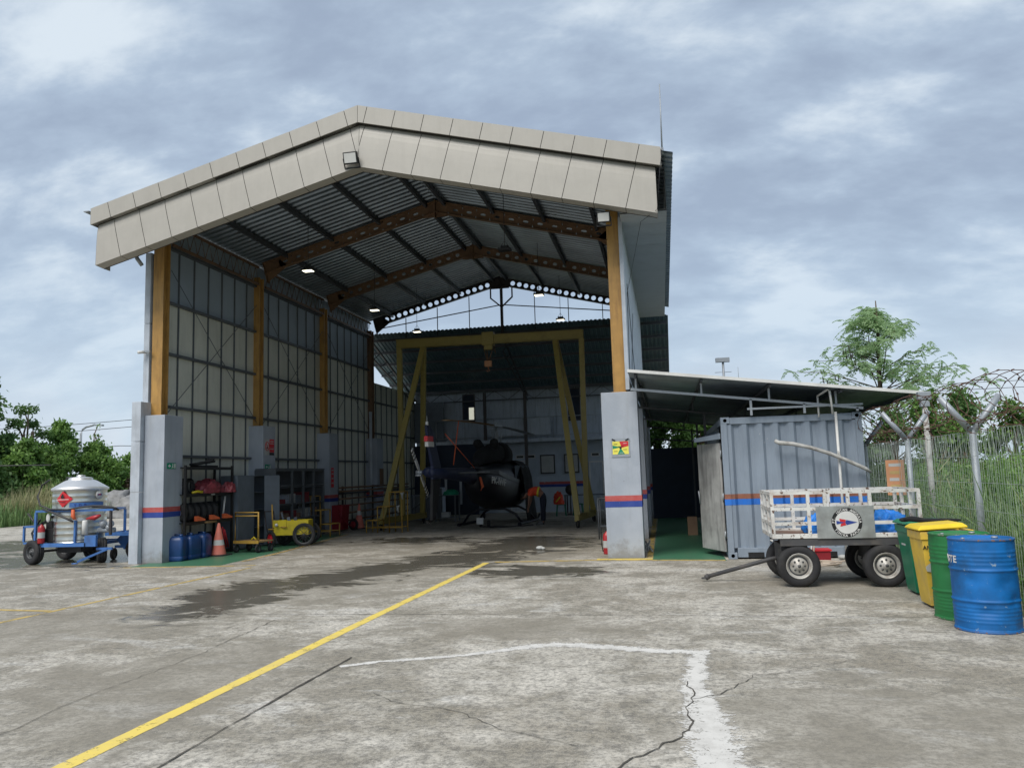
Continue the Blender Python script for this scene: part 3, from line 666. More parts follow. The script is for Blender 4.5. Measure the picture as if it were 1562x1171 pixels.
# ------------------------------------------------------------------ lean-to
LT = thing('lean_to_shelter', 'low sloping metal lean-to roof over the container beside the hangar', 'shelter', (1.9, 15, 0))
def lz(x): return 3.49 - .131*(x+.6)
n = Vector((.131, 0, 1)).normalized(); b = MB()
b.sheet(corrugated(14.62, 28.3, .2, .025, lambda u: (-.585, u, lz(-.585)), lambda u: (4.45, u, lz(4.45)), n)); b.build('roof_sheets', M['zinc'], LT, world=True, fix=False)
b = MB(); b.beam((-.585, 14.6, lz(-.6)+.015), (4.47, 14.6, lz(4.47)+.015), .03, .055, up=(0,0,1)); b.build('edge_flashing', M['white'], LT, world=True)
for i, y in enumerate((14.95, 19.3, 23.7, 28.0)):
    b = MB(); b.beam((-.55, y, lz(-.55)-.29), (3.55, y, lz(3.55)-.30), .04, .045)
    for x in (-.45, .75, 1.95, 3.1): b.beam((x, y, lz(x)-.29), (x, y, lz(x)-.03), .035, .035)
    if i == 0:
        b.beam((1.55, y, 2.72), (3.55, y, 2.72), .035, .035)
        for x in (1.62, 2.55, 3.45): b.beam((x, y, 2.60), (x, y, lz(x)-.3), .04, .04)
    else: b.beam((1.0, y, 0.0), (1.0, y, lz(1)-.3), .06, .06)
    b.build('truss', M['galv'] if i == 0 else M['purlin'], LT, world=True)
for x in (-.45, .75, 1.95, 3.15, 4.3):
    b = MB(); b.box(x-.02, x+.02, 14.7, 28.2, lz(x)-.075, lz(x)-.012); b.build('purlin', M['purlin'], LT, world=True)
b = MB(); b.tube([(-.38, 16.2, lz(-.4)-.1), (-.38, 28, lz(-.4)-.1)], .03, 6); b.tube([(-.3, 28.05, 2.75), (1.35, 28.05, 2.6)], .03, 6); b.build('tie_tube', M['purlin'], LT, world=True)
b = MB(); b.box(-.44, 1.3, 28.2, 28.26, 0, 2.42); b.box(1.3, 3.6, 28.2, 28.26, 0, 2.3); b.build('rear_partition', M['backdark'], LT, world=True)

# ------------------------------------------------------------------ lights and fittings on the hangar
def floodlight(loc, tilt, label, lit=False, s=1.0):
    t = thing('floodlight', label, 'floodlight', loc, 0, 'floodlights on the hangar')
    R = Euler((tilt, 0, 0)).to_matrix()
    def P(x, y, z): return tuple(R @ Vector((x*s, y*s, z*s)))
    b = MB(); b.obox((0,0,0), (.30*s, .07*s, .24*s), (tilt,0,0)); b.build('housing', M['black'], t, bevel=.01)
    b = MB(); b.obox(P(0,-.038,0), (.25*s, .008*s, .19*s), (tilt,0,0)); b.build('lens', M['white'], t)
    b = MB(); b.beam((-.16*s, 0, 0), (-.16*s, .1, -.17*s), .02, .02); b.beam((.16*s, 0, 0), (.16*s, .1, -.17*s), .02, .02); b.beam((-.17*s, .1, -.17*s), (.17*s, .1, -.17*s), .03, .02); b.build('bracket', M['black'], t)
    return t
floodlight((-5.93, 14.44, 8.14), .3, 'black floodlight hanging below the peak of the beige gable')
floodlight((-.9, 14.75, 6.53), .3, 'white floodlight at the top of the right ochre column', True, .85)
lp = thing('pendant_lamp', 'lit hanging lamp nearest the left wall, in the front bay', 'hanging lamp', (-8.5, 17.9, 6.88), 0, 'hanging lamps in the hangar')
b = MB(); b.box(-.15, .15, -.11, .11, 0, .05); b.box(-.09, .09, -.06, .06, .05, .11); b.build('housing', M['black'], lp, bevel=.01)
b = MB(); b.box(-.12, .12, -.085, .085, -.012, -.002); gl = b.build('diffuser', M['lampglow'], lp)
b = MB(); b.tube([(0,0,.11), (0,0,1.58)], .008, 5); b.tube([(-.1,0,.1), (0,0,.24), (.1,0,.1)], .006, 4); b.build('cord', M['cable'], lp)
for (x, y, z), lab in (((-8.38, 22.2, 6.74), 'lit hanging lamp on the left side of the middle bay'), ((-8.42, 26.5, 6.83), 'lit hanging lamp above the left leg of the crane'), ((-3.33, 22.2, 6.83), 'lit hanging lamp below the rear rafter right of the ridge'), ((-3.25, 26.5, 6.91), 'lit hanging lamp just above the right end of the crane beam')):
    dup(lp, (x, y, z), None, lab)
un = dup(lp, (-3.47, 17.9, 6.97), None, 'unlit dark hanging lamp in the front bay right of the ridge')
for ch in [c for c in bpy.data.objects if c.parent == un]:
    if ch.name.startswith('diffuser'): ch.data = ch.data.copy(); ch.data.materials[0] = M['black']
rod = MB(); rod.tube([(.27, 14.6, 7.66), (.29, 14.6, 9.0)], [.018, .011], 6); rod.tube([(.27,14.6,7.6), (.27,14.6,7.72)], .03, 8); tag(rod.build('lightning_rod', M['galv']), 'thin upright lightning rod at the right corner of the roof', 'lightning rod')
b = MB(); b.tube([(.27,14.49,7.68), (.2,14.48,7.2), (.12,14.5,6.5), (-.2,15.0,6.45), (-.55,15.6,5.2), (-.58,15.8,3.6)], .006, 4); tag(b.build('earthing_cable', M['cable']), 'thin dark cable hanging from the lightning rod past the fascia', 'cable')
cc = thing('security_camera', 'small white camera on the outer edge of the left column', 'camera', (-11.3, 15.5, 4.65), 0)
b = MB(); b.box(0, .12, .02, .08, -.02, .02); b.build('arm', M['galv'], cc); b = MB(); b.tube([(-.09, -.08, -.03), (-.02, .08, .0)], .035, 10); b.build('body', M['white'], cc)

# signs
def flat_sign(name, label, x, y, z, w, h, nrm='-y', m='paper', rim=None):
    t = thing(name, label, 'sign', (x, y, z)); b = MB()
    if nrm == '-y': b.box(-w/2, w/2, -.008, -.001, -h/2, h/2)
    else: b.box(.001, .008, -w/2, w/2, -h/2, h/2)
    b.build('panel', M[m], t); return t
# warning poster on the right pillar
t = flat_sign('wall_poster', 'red, yellow and green poster on the right front pillar', -.815, PY0-.004, 2.11, .36, .36, m='galv')
def tri(pts, m, nm, y=-.011):
    b = MB(); b.add([(x, y, z) for x, z in pts], [tuple(range(len(pts)))]); return b.build(nm, M[m], t, fix=False)
tri([(-.155,.125), (.155,.125), (.155,-.125), (-.155,-.125)], 'signyel', 'yellow_field')
tri([(-.02,.122), (.152,.122), (.152,.03), (.02,.0)], 'signred', 'red_field', -.013)
tri([(-.152,.05), (.0,.01), (-.152,-.02)], 'signgreen', 'green_field', -.013); tri([(-.06,-.122), (.08,-.122), (.0,.0)], 'signgreen', 'green_field', -.013)
b = MB(); b.ball((0, -.016, 0), .02, 8, 6, (1.2,.2,1)); b.tube([(-.05,-.016,.02), (.06,-.016,.035)], .004, 4); b.build('emblem', M['black'], t)
for (x, z, mm_) in ((-.13,.07,'black'), (-.13,-.07,'black'), (.05,.08,'white'), (.05,-.04,'black'), (-.02,-.1,'white')):
    b = MB(); b.box(x, x+.07, -.0155, -.0145, z, z+.007); b.build('caption_line', M[mm_], t)
for s in (-1, 1): b = MB(); b.obox((s*.13, -.014, .155), (.07, .01, .025), (0, -s*.5, 0)); b.build('clip', M['black'], t)
# prohibition sign on the second left pillar
y2 = PY0+BAY
t = thing('prohibition_sign', 'white sign with a red prohibition ring on the second left pillar', 'sign', (-10.61, y2-.004, 2.62))
t.location.x = -10.695; t.rotation_euler = (0,0,0)
b = MB(); b.box(.001, .006, .08, .33, -.22, .22); b.build('panel', M['paper'], t)
b = MB(); b.box(.001, .006, .345, .60, .0, .22); b.box(.001, .006, .345, .60, -.14, -.01); b.build('red_panel', M['signred'], t)
b = MB(); b.box(.001, .006, .345, .60, -.22, -.15); b.build('black_panel', M['black'], t)
b = MB(); b.tube([(.009, .205+.10*cos(a*pi/12), .02+.12*sin(a*pi/12)) for a in range(24)], .010, 5, closed=True); b.tube([(.009, .135, .11), (.009, .275, -.07)], .009, 5); b.build('ring', M['signred'], t)
b = MB(); b.box(.006, .009, .19, .22, -.03, .06); b.box(.006, .009, .16, .25, -.04, -.02); b.build('pictogram', M['black'], t)
for z in (.15, .09, -.06): b = MB(); b.box(.006, .008, .37, .57, z, z+.022); b.build('caption_line', M['paper'], t)
for k, (x, yy, z, lab) in enumerate(((-10.695, PY0+.26, 2.08, 'small green exit sign with white arrow on the left front pillar'), (-10.695, y2+.26, 2.08, 'small green exit sign with white arrow on the second left pillar'))):
    t = thing('exit_sign', lab, 'sign', (x, yy, z), 0, 'green exit signs'); b = MB(); b.box(.001, .007, -.16, .16, -.065, .065); b.build('panel', M['signgreen'], t)
    b = MB(); b.prism([(-.13,0), (-.07,.04), (-.07,.015), (-.03,.015), (-.03,-.015), (-.07,-.015), (-.07,-.04)], (.007,0,0), (0,1,0), (0,0,1), (.002,0,0)); b.build('arrow', M['white'], t)
    b = MB(); b.ball((.009, .04, .035), .014, 8, 5, (.2,1,1)); b.beam((.009,.04,.025), (.009,.03,-.01), .004, .02, up=(1,0,0)); b.beam((.009,.03,-.01), (.009,.0,-.05), .004, .012, up=(1,0,0)); b.beam((.009,.03,-.01), (.009,.065,-.04), .004, .012, up=(1,0,0)); b.box(.007, .009, .09, .14, -.05, .05); b.build('running_figure', M['white'], t)
y3 = PY0+2*BAY
t = thing('fire_notice', 'narrow red and white notice strip on the third left pillar', 'sign', (-10.695, y3+.22, 1.75)); b = MB(); b.box(.001,.006,-.1,.1,-.32,.32); b.build('panel', M['signred'], t)
for z in (-.2, -.05, .1, .22): b = MB(); b.box(.006,.008,-.07,.07,z,z+.04); b.build('caption_line', M['paper'], t)
for x0, lab in ((-5.04, 'black framed white notice right of the helicopter nose on the rear wall'), (-3.98, 'black framed white notice behind the right leg of the crane')):
    t = thing('framed_notice', lab, 'notice', (x0, 34.45, 2.08), 0, 'framed notices on the rear wall'); b = MB(); b.box(-.33,.33,-.03,.0,-.42,.42); b.build('frame', M['black'], t); b = MB(); b.box(-.27,.27,-.036,-.031,-.36,.36); b.build('sheet', M['paper'], t)
    for i in range(9): b = MB(); b.box(-.2, .2-.05*(i % 3), -.0385, -.0365, .24-i*.055, .247-i*.055); b.build('text_line', M['locker'], t)
# ------------------------------------------------------------------ generic wheel
def wheel(par, c, axis, r, w_, rim=M['rim'], rr=.60, name='tyre', spokes=0, holes=8):
    c = Vector(c); ax = Vector(axis).normalized(); b = MB(); h = w_/2
    b.lathe([(r*rr, -h*.8), (r*(rr+.06), -h), (r*.86, -h*1.0), (r*.955, -h*.82), (r, -h*.6), (r, -h*.32), (r*.975, -h*.30), (r*.975, -h*.26), (r, -h*.24), (r, h*.24), (r*.975, h*.26), (r*.975, h*.3), (r, h*.32), (r, h*.6), (r*.955, h*.82), (r*.86, h), (r*(rr+.06), h), (r*rr, h*.8), (r*rr, -h*.8)], c, ax, 36, caps=False)
    t = b.build(name, M['rubber'], par)
    b = MB(); q = r*rr
    if spokes:
        b.lathe([(q, -.012), (q, .012), (q*.9, .012), (q*.9, -.012), (q, -.012)], c, ax, 28, caps=False); b.lathe([(.03, -h*1.2), (.03, h*1.2)], c, ax, 12)
        P = b.ring(c, ax, q*.92, spokes)
        for i, p in enumerate(P): b.tube([c + ax*(.03 if i % 2 else -.03), p], .006, 5)
    else:
        b.lathe([(q, -h*.85), (q*1.03, -h*.9), (q*.93, -h*.8), (q*.86, -h*.5), (q*.80, -h*.22), (q*.68, -h*.25), (q*.60, -h*.52), (q*.30, -h*.56), (q*.26, -h*.85), (q*.10, -h*.9), (q*.01, -h*.9), (q*.01, h*.3), (q*.8, h*.4), (q, h*.8)], c, ax, 32, caps=False)
    o = b.build('rim', rim, t)
    if not spokes and holes:
        b = MB()
        for p in b.ring(c - ax*h*.57, ax, q*.45, holes): b.lathe([(q*.085, -.002), (q*.085, .012)], p, ax, 10)
        b.lathe([(q*.81, -h*.225-.001), (q*.69, -h*.26-.001)], c, ax, 32, caps=False); b.lathe([(q*.13, -h*.92), (q*.13, -h*.5)], c, ax, 12)
        b.build('wheel_nuts', M['rimd'], o) if False else b.build('lug_holes', M['rimd'], t)
    return t

# ------------------------------------------------------------------ shipping container
CT = thing('shipping_container', 'weathered blue grey shipping container under the lean-to, red and blue band', 'container', (2.305, 15.07, 0))
cx0, cx1, cy0, cy1, ch = 1.07, 3.54, 15.07, 21.13, 2.59
b = MB()
for x in (cx0, cx1-.11):
    for y in (cy0, cy1-.11): b.box(x, x+.11, y, y+.11, .118, ch-.118)
b.box(cx0+.16, cx1-.16, cy0+.012, cy0+.10, ch-.13, ch-.01); b.box(cx0+.17, cx1-.17, cy0+.01, cy0+.12, .03, .20)
b.box(cx0+.01, cx0+.10, cy0+.16, cy1-.16, ch-.13, ch-.01); b.box(cx1-.10, cx1-.01, cy0+.16, cy1-.16, ch-.13, ch-.01); b.box(cx0+.01, cx0+.1, cy0+.16, cy1-.16, .03, .2)
b.build('frame', M['cont'], CT, world=True, bevel=.006)
for x in (cx0, cx1-.16):
    for y in (cy0, cy1-.16):
        for z in (0, ch-.118): b = MB(); b.box(x, x+.16, y-.002, y+.16, z, z+.118); b.build('corner_casting', M['cont'], CT, world=True, bevel=.006)
for x in (cx0+.08, cx1-.08):
    for z in (.06, ch-.06):
        q = MB(); q.lathe([(.034, -.004), (.034, .0)], (x, cy0-.002, z), (0,-1,0), 16); q.build('casting_hole', M['black'], CT, world=True)
def corr_end(z0, z1, m, off, nm):
    b = MB(); x = cx0+.11; rows = []; p = .278
    pr = [(0, .0), (.072, .0), (.125, .055), (.205, .055)]
    while x < cx1-.11-.01:
        for dx, dy in pr:
            xx = min(x+dx, cx1-.11); rows.append([(xx, cy0+.025+dy-off, z0), (xx, cy0+.025+dy-off, z1)])
        x += p
    rows.append([(cx1-.11, cy0+.025-off, z0), (cx1-.11, cy0+.025-off, z1)])
    b.sheet(rows); return b.build(nm, m, CT, world=True, fix=False)
corr_end(.2, ch-.13, M['cont'], 0, 'end_wall'); corr_end(1.085, 1.175, M['contrust'], .003, 'rust_red_band'); corr_end(.975, 1.083, M['contblue'], .003, 'blue_band')
for x in (cx0, cx1-.11):
    for z0, z1, m, nm in ((1.085, 1.175, 'contrust', 'rust_red_band'), (.975, 1.083, 'contblue', 'blue_band')):
        b = MB(); b.box(x-.003, x+.113, cy0-.003, cy0+.113, z0, z1); b.build(nm, M[m], CT, world=True)
b = MB(); b.box(cx0+.03, cx1-.03, cy0+.08, cy1, ch-.03, ch-.012); b.box(cx1-.06, cx1-.04, cy0+.1, cy1, .1, ch-.1); b.box(cx0+.04, cx0+.06, cy0+1.4, cy1, .1, ch-.1); b.box(cx0+.04, cx1-.05, cy1-.06, cy1-.03, .1, ch-.1); b.box(cx0+.05, cx1-.05, cy0+.12, cy1-.1, .1, .16); b.build('shell', M['cont'], CT, world=True)
for x in (cx0+.35, cx0+1.6): b = MB(); b.box(x, x+.28, cy0+.004, cy0+.009, .035, .12); b.build('fork_pocket', M['black'], CT, world=True)
b = MB(); b.add([(1.815, cy0+.0225, .33), (1.86, cy0+.0225, .30), (1.88, cy0+.0225, .42), (1.865, cy0+.0225, .56), (1.875, cy0+.0225, .66), (1.84, cy0+.0225, .72), (1.83, cy0+.0225, .58), (1.825, cy0+.0225, .45)], [tuple(range(8))])
b.build('bare_patch', M['white'], CT, world=True)
# side door standing open
d0, d1 = Vector((1.05, 15.32, .12)), Vector((.68, 16.2, .12)); dd = (d1-d0)
b = MB(); b.beam(d0+Vector((0,0,1.0)), d1+Vector((0,0,1.0)), .035, 2.02); dr = b.build('side_door', M['doorw'], CT, world=True, bevel=.006)
b = MB()
for z in (.35, 1.05, 1.85): b.tube([Vector((1.055, 15.30, z)), Vector((1.055, 15.30, z+.14))], .016, 8)
b.build('hinges', M['galv'], CT, world=True)
b = MB(); m_ = d0.lerp(d1, .96); b.tube([m_+Vector((-.03,-.02,.85)), m_+Vector((-.05,-.05,1.1))], .014, 6); b.build('door_handle', M['galv'], CT, world=True)
b = MB(); b.add([(1.06,15.2,2.30), (.60,15.8,2.24), (.60,16.9,2.24), (1.06,16.9,2.42)], [(0,1,2,3)]); b.add([(1.06,15.2,2.30), (.60,15.8,2.24), (.60,15.8,2.17), (1.06,15.2,2.20)], [(0,1,2,3)]); b.build('rain_flap', M['cont'], CT, world=True, solid=.008)
bx = thing('cardboard_box', 'brown cardboard box on the green floor behind the container door', 'box', (.63, 20.8, 0)); b = MB(); b.box(-.12,.12,-.15,.15,0,.45); b.build('carton', M['card'], bx, bevel=.004); b = MB(); b.box(-.122,.122,-.025,.025,.02,.452); b.build('tape', M['wood'], bx)

# peeling white branch and the water pipe by the container
b = MB(); b.tube([(2.0,14.93,2.12), (2.06,14.90,2.08), (2.3,14.88,2.05), (2.6,14.86,1.97), (2.9,14.86,1.86), (3.2,14.88,1.72), (3.5,14.92,1.57), (3.60,14.95,1.50)], [.035,.04,.037,.033,.035,.034,.035,.022], 8); b.tube([(3.1,14.87,1.75), (3.05,14.88,1.90)], .018, 6)
tag(b.build('peeling_branch', M['barkpale']), 'long pale peeling branch leaning slantwise across the front of the container', 'branch')
b = MB(); b.tube([(3.08,14.96,.05), (3.08,14.96,2.60)], .024, 10); b.tube([(3.00,14.80,2.55), (2.965,14.75,2.96), (2.95,14.78,3.0), (2.80,15.0,2.90)], .020, 10); b.tube([(2.80,15.0,2.92), (2.80,15.0,2.52)], .018, 8)
tag(b.build('water_pipe', M['white']), 'white plastic pipe standing against the container, bent over at the top', 'pipe')
b = MB(); b.lathe([(.05,0), (.05,.25), (.09,.3), (.09,.34)], (1.96,24.9,4.35), (0,0,1), 10) if False else b.tube([(1.98,25,2.9), (1.96,25,4.95)], .035, 8)
b.obox((1.95,25,5.0), (.42,.16,.13)); b.tube([(1.70,25,4.62), (2.2,25,4.62)], .008, 4); b.tube([(2.4,25,4.1),(2.4,25,4.75)], .008, 4)
tag(b.build('mast_lamp', M['galv']), 'small lamp head on a thin mast behind the lean-to roof', 'lamp')

# ------------------------------------------------------------------ baggage cart
BC = thing('baggage_cart', 'four wheeled flatbed cart with chipped white rails and round company emblem', 'cart', (2.4, 12.05, 0))
def R_(p): return (p[0]-2.4, p[1]-12.05, p[2])
X0, X1, Y0, Y1, ZD = 1.42, 3.36, 11.50, 12.66, .66
b = MB(); b.box(X0+.03-2.4, X1-.03-2.4, Y0+.03-12.05, Y1-.03-12.05, ZD+.015, ZD+.03); b.build('deck', M['rust'], BC)
def rails(z0, z1, ww, m, nm):
    b = MB(); b.box(X0, X1, Y0, Y0+ww, z0, z1); b.box(X0, X1, Y1-ww, Y1, z0, z1); b.box(X0, X0+ww, Y0+ww, Y1-ww, z0, z1); b.box(X1-ww, X1, Y0+ww, Y1-ww, z0, z1); return b.build(nm, m, BC, world=True, bevel=.004)
rails(ZD, ZD+.06, .06, M['whitechip'], 'edge_beam'); 
b = MB(); b.box(X0+.1, X1-.02, Y0+.01, Y0+.07, ZD-.10, ZD-.002); b.box(X0+.1, X1-.02, Y1-.07, Y1-.01, ZD-.10, ZD-.002)
for x in (1.6, 2.2, 2.8, 3.2): b.box(x, x+.06, Y0+.07, Y1-.07, ZD-.08, ZD-.003)
b.box(1.72-.04, 1.72+.04, 11.55, 12.6, .24, .32); b.box(2.88-.04, 2.88+.04, 11.55, 12.6, .24, .32); b.box(1.55,1.9,11.7,12.45,.33,.56); b.box(2.72,3.05,11.7,12.45,.33,.56)
b.build('chassis', M['chassis'], BC, world=True)
ZT = 1.30
def rail_panel(nm, a, b_, posts, plate=None):
    a, b_ = Vector(a), Vector(b_); m = MB(); L = (b_-a).length; d = (b_-a)/L
    for t in posts: p = a+d*t; m.beam(p+Vector((0,0,ZD+.06)), p+Vector((0,0,ZT)), .045, .045)
    for z in (ZD+.20, ZD+.40, ZT-.02): m.beam(a+Vector((0,0,z)), b_+Vector((0,0,z)), .04, .045)
    return m.build(nm, M['whitechip'], BC, world=True)
rail_panel('near_side_rails', (X0, Y0+.02, 0), (X1, Y0+.02, 0), (.02, .50, .72, 1.02, 1.30, 1.92))
rail_panel('far_side_rails', (X0, Y1-.02, 0), (X1, Y1-.02, 0), (.02, .46, .98, 1.44, 1.92))
rail_panel('front_end_rails', (X0+.02, Y0+.05, 0), (X0+.02, Y1-.05, 0), (.35, .75)); rail_panel('rear_end_rails', (X1-.02, Y0+.05, 0), (X1-.02, Y1-.05, 0), (.35, .75))
b = MB(); b.box(2.01, 2.755, Y0-.012, Y0-.006, ZD-.005, 1.09); pl = b.build('emblem_plate', M['alu'], BC, world=True, bevel=.002)
ec = Vector((2.40-2.4, Y0-.014-12.05, .868))
def disc(r0, r1, y, m, nm):
    b = MB(); n_ = 48; vs = []
    for i in range(n_): a = 2*pi*i/n_; vs += [(ec.x+r0*cos(a), ec.y+y, ec.z+r0*sin(a)), (ec.x+r1*cos(a), ec.y+y, ec.z+r1*sin(a))]
    if r0 < 1e-4: b.add([vs[2*i+1] for i in range(n_)], [tuple(range(n_))])
    else: b.add(vs, [(2*i, 2*i+1, (2*i+3) % (2*n_), (2*i+2) % (2*n_)) for i in range(n_)])
    return b.build(nm, m, pl, fix=False)
disc(.152, .198, -.001, M['black'], 'emblem_ring'); disc(0, .152, -.0012, M['white'], 'emblem_disc')
def poly(pts, m, nm, y): b = MB(); b.add([(ec.x+x*.198, ec.y+y, ec.z+z*.198) for x, z in pts], [tuple(range(len(pts)))]); return b.build(nm, m, pl, fix=False)
poly([(.0,.17), (.70,.0), (.0,-.17)], M['blue'], 'emblem_arrow', -.003)
poly([(-.48,.27), (-.05,.18), (-.12,0), (-.05,-.18), (-.44,-.27), (-.40,-.10), (-.22,0), (-.44,.08)], M['signred'], 'emblem_arrow', -.004)
poly([(.02,.17), (-.02,.17), (-.12,0), (-.02,-.17), (.02,-.17)], M['blue'], 'emblem_arrow', -.0045)
poly([(-.68,.14), (-.42,.06), (-.1,.0), (-.42,-.06), (-.68,-.12)], M['blue'], 'emblem_arrow', -.005)
def arc_text(s, a0, a1, rr, size, flip):
    for i, chr_ in enumerate(s):
        if chr_ == ' ': continue
        a = radians(a0+(a1-a0)*i/(len(s)-1)); rad = Vector((cos(a), 0, sin(a))); tan = Vector((sin(a), 0, -cos(a))) if not flip else Vector((-sin(a), 0, cos(a)))
        up = rad if not flip else -rad
        letters('emblem_letter', chr_, size, M['white'], pl, ec + Vector((0,-.004,0)) + rad*rr - (up*size*.36 if not flip else up*size*.36), tan, up, 'CENTER', depth=.0005, bold=.0012)
arc_text('PT. INTAN ANGKASA', 178, 2, .175, .046, False); arc_text('TIMIKA PAPUA', 214, 326, .175, .046, True)
for c in ((1.75, 11.60, .285), (2.87, 11.58, .285)): wheel(BC, R_(c), (0,1,0), .285, .19)
for c in ((1.72, 12.52, .285), (2.84, 12.50, .285)): wheel(BC, R_(c), (0,1,0), .285, .19)
b = MB(); b.tube([(1.62, 12.05, .36), (1.45, 12.07, .33), (.56, 12.18, .075)], [.028,.03,.03], 10); b.tube([(.56,12.18,.075), (.52,12.2,.05)], .04, 8); b.tube([(.50+.035*cos(a*pi/6), 12.2+.035*sin(a*pi/6), .045) for a in range(12)], .012, 6, closed=True); b.build('drawbar', M['chassis'], BC, world=True)
# blue sheets lying on the deck
def lump(name, label, cat, c, size, m, seed, n=26, amp=.25):
    R = random.Random(seed); ph = [R.uniform(0, 6.28) for _ in range(8)]; rows = []
    for i in range(n+1):
        t = pi/2*0 + pi*i/n; row = []
        for j in range(n*2+1):
            p = 2*pi*(j % (n*2))/(n*2); k = 1+amp*(sin(3*p+ph[0]+2*t)*.4+sin(7*p+ph[1])*sin(5*t+ph[2])*.35+sin(11*p+ph[3]+6*t)*.22+sin(17*t+ph[4]+4*p)*.2)
            z = cos(t); row.append((c[0]+size[0]*max(sin(t),0)**.7*cos(p)*k, c[1]+size[1]*max(sin(t),0)**.7*sin(p)*k, c[2]+size[2]*max(z*k, -.0) if z > 0 else c[2]))
        rows.append(row)
    b = MB(); b.sheet(rows, True); return tag(b.build(name, m), label, cat)
lump('blue_tarpaulin', 'crumpled blue tarpaulin on the right end of the cart deck', 'tarpaulin', (3.03, 12.0, ZD+.032), (.27, .40, .27), M['tarpblue'], 3)
lump('blue_tarpaulin', 'small fold of blue tarpaulin beside the left edge of the emblem plate', 'tarpaulin', (2.15, 12.1, ZD+.032), (.22, .3, .23), M['tarpblue'], 5)
# hose, red crate and sticks under the cart
b = MB(); R = random.Random(4)
b.tube([(2.45+.02*k/6+.24*cos(k*.5+R.uniform(-.08,.08)), 13.9+.22*sin(k*.5), .02+.0016*k) for k in range(34)], .013, 7); b.tube([(2.6,13.9,.05), (2.9,13.75,.12), (3.25,13.6,.05)], .013, 6); b.tube([(2.35,13.9,.2), (2.45,14.2,.6)], .013, 6)
tag(b.build('coiled_hose', M['hose']), 'loose coil of pale hose on the ground under the cart', 'hose')
rc = thing('red_crate', 'small red crate on the ground behind the cart wheel', 'crate', (2.52, 14.6, 0)); b = MB(); b.box(-.2,.2,-.14,.14,0,.02); b.box(-.2,.2,-.14,-.13,.02,.19); b.box(-.2,.2,.13,.14,.02,.19); b.box(-.2,-.19,-.13,.13,.02,.19); b.box(.19,.2,-.13,.13,.02,.19); b.build('crate_body', M['binred'], rc); b = MB(); b.box(-.22,.22,-.16,.16,.19,.215); b.build('rim_band', M['signred'], rc)
b = MB(); b.tube([(2.36,14.3,.12), (2.50,14.5,.62)], .018, 7); tag(b.build('white_stick', M['white']), 'short white stick leaning up beside the red crate', 'stick')
b = MB(); b.ball((2.98,14.8,.05), .07, 8, 6, (1.2,1,.6)); b.ball((3.12,14.75,.04), .05, 8, 6, (1.3,1,.6)); b.tube([(2.98,14.8,.05),(3.12,14.75,.04)], .02, 6); tag(b.build('crumpled_plastic', M['paper']), 'crumpled white plastic litter behind the cart', 'litter')

# ------------------------------------------------------------------ drums and bins
def drum(label, x, y, m, txt, seed):
    t = thing('oil_drum', label, 'drum', (x, y, 0), 0, 'oil drums by the fence'); r, h = .29, .885; b = MB(); R = random.Random(seed)
    pr = [(r*.96,.012), (r,.0), (r*1.015,.006), (r*1.015,.022), (r,.03)]
    ribs = {.295: .013, .59: .013}; sm = [.10,.135,.17,.205,.24,.645,.685,.725,.765]
    zs = sorted(set([.03+i*(.83/96) for i in range(97)]))
    def rad(z):
        q = 0
        for zz, a in ribs.items(): q += a*math.exp(-((z-zz)/.010)**2)
        for zz in sm: q += .0042*math.exp(-((z-zz)/.010)**2)
        return r+q
    pr += [(rad(z), z) for z in zs] + [(r,h-.02), (r*1.018,h-.014), (r*1.018,h+.002), (r*.985,h+.002), (r*.98,h-.014), (r*.3,h-.012), (.001,h-.008)]
    n_ = 64; vs = []; ph = [R.uniform(0,6.28) for _ in range(6)]
    for q, z in pr:
        for k in range(n_):
            a = 2*pi*k/n_; dent = 0
            if .03 < z < h-.03:
                for (da, dz, wa, wz, dp) in ((-1.15,.48,.28,.07,.016), (-1.9,.20,.3,.05,.012), (-.9,.3,.2,.06,.011), (-2.3,.5,.2,.06,.010), (-1.5,.66,.22,.05,.008)):
                    d_ = ((a-(da % 6.283)+pi) % (2*pi))-pi; dent -= 1.7*dp*math.exp(-(d_/wa)**2-((z-dz)/wz)**2)
                dent += .0022*sin(5*a+ph[0]+9*z)+.0016*sin(9*a+ph[1]-14*z)
            vs.append(((q+dent)*cos(a), (q+dent)*sin(a), z))
    fs = [(i*n_+k, i*n_+(k+1) % n_, (i+1)*n_+(k+1) % n_, (i+1)*n_+k) for i in range(len(pr)-1) for k in range(n_)]
    b.add(vs, fs, True); b.build('shell', m, t)
    b = MB(); b.lathe([(.03,h-.012), (.03,h+.006)], (.15,.05,0), n=14); b.lathe([(.018,h-.012), (.018,h+.004)], (-.17,-.03,0), n=12); b.build('bung', M['galv'], t)
    for z_ in (.010, h-.006): b = MB(); b.lathe([(r*1.012, z_-.011), (r*1.028, z_-.005), (r*1.028, z_+.005), (r*1.005, z_+.011), (r*.985, z_+.004), (r*1.012, z_-.011)], n=56, caps=False); b.build('rolled_rim', M['rimworn'] if txt else M['rimworng'], t)
    if txt:
        z0, hh = .655, .095
        for i, c in enumerate(txt):
            a = radians(205-12+i*11.2 - 40); rad_ = Vector((cos(a), sin(a), 0)); letters('painted_letter', c, hh, M['white'], t, rad_*(r+.005)+Vector((0,0,z0)), Vector((-sin(a), cos(a), 0)), (0,0,1), 'CENTER', depth=.0015, bold=.002)
    return t
drum('dented blue oil drum with a dented lid, nearest the camera', 3.055, 8.69, M['drumblue'], 'WASTE', 1)
drum('green oil drum between the blue drum and the yellow bin', 3.06, 9.30, M['drumgreen'], '', 2)
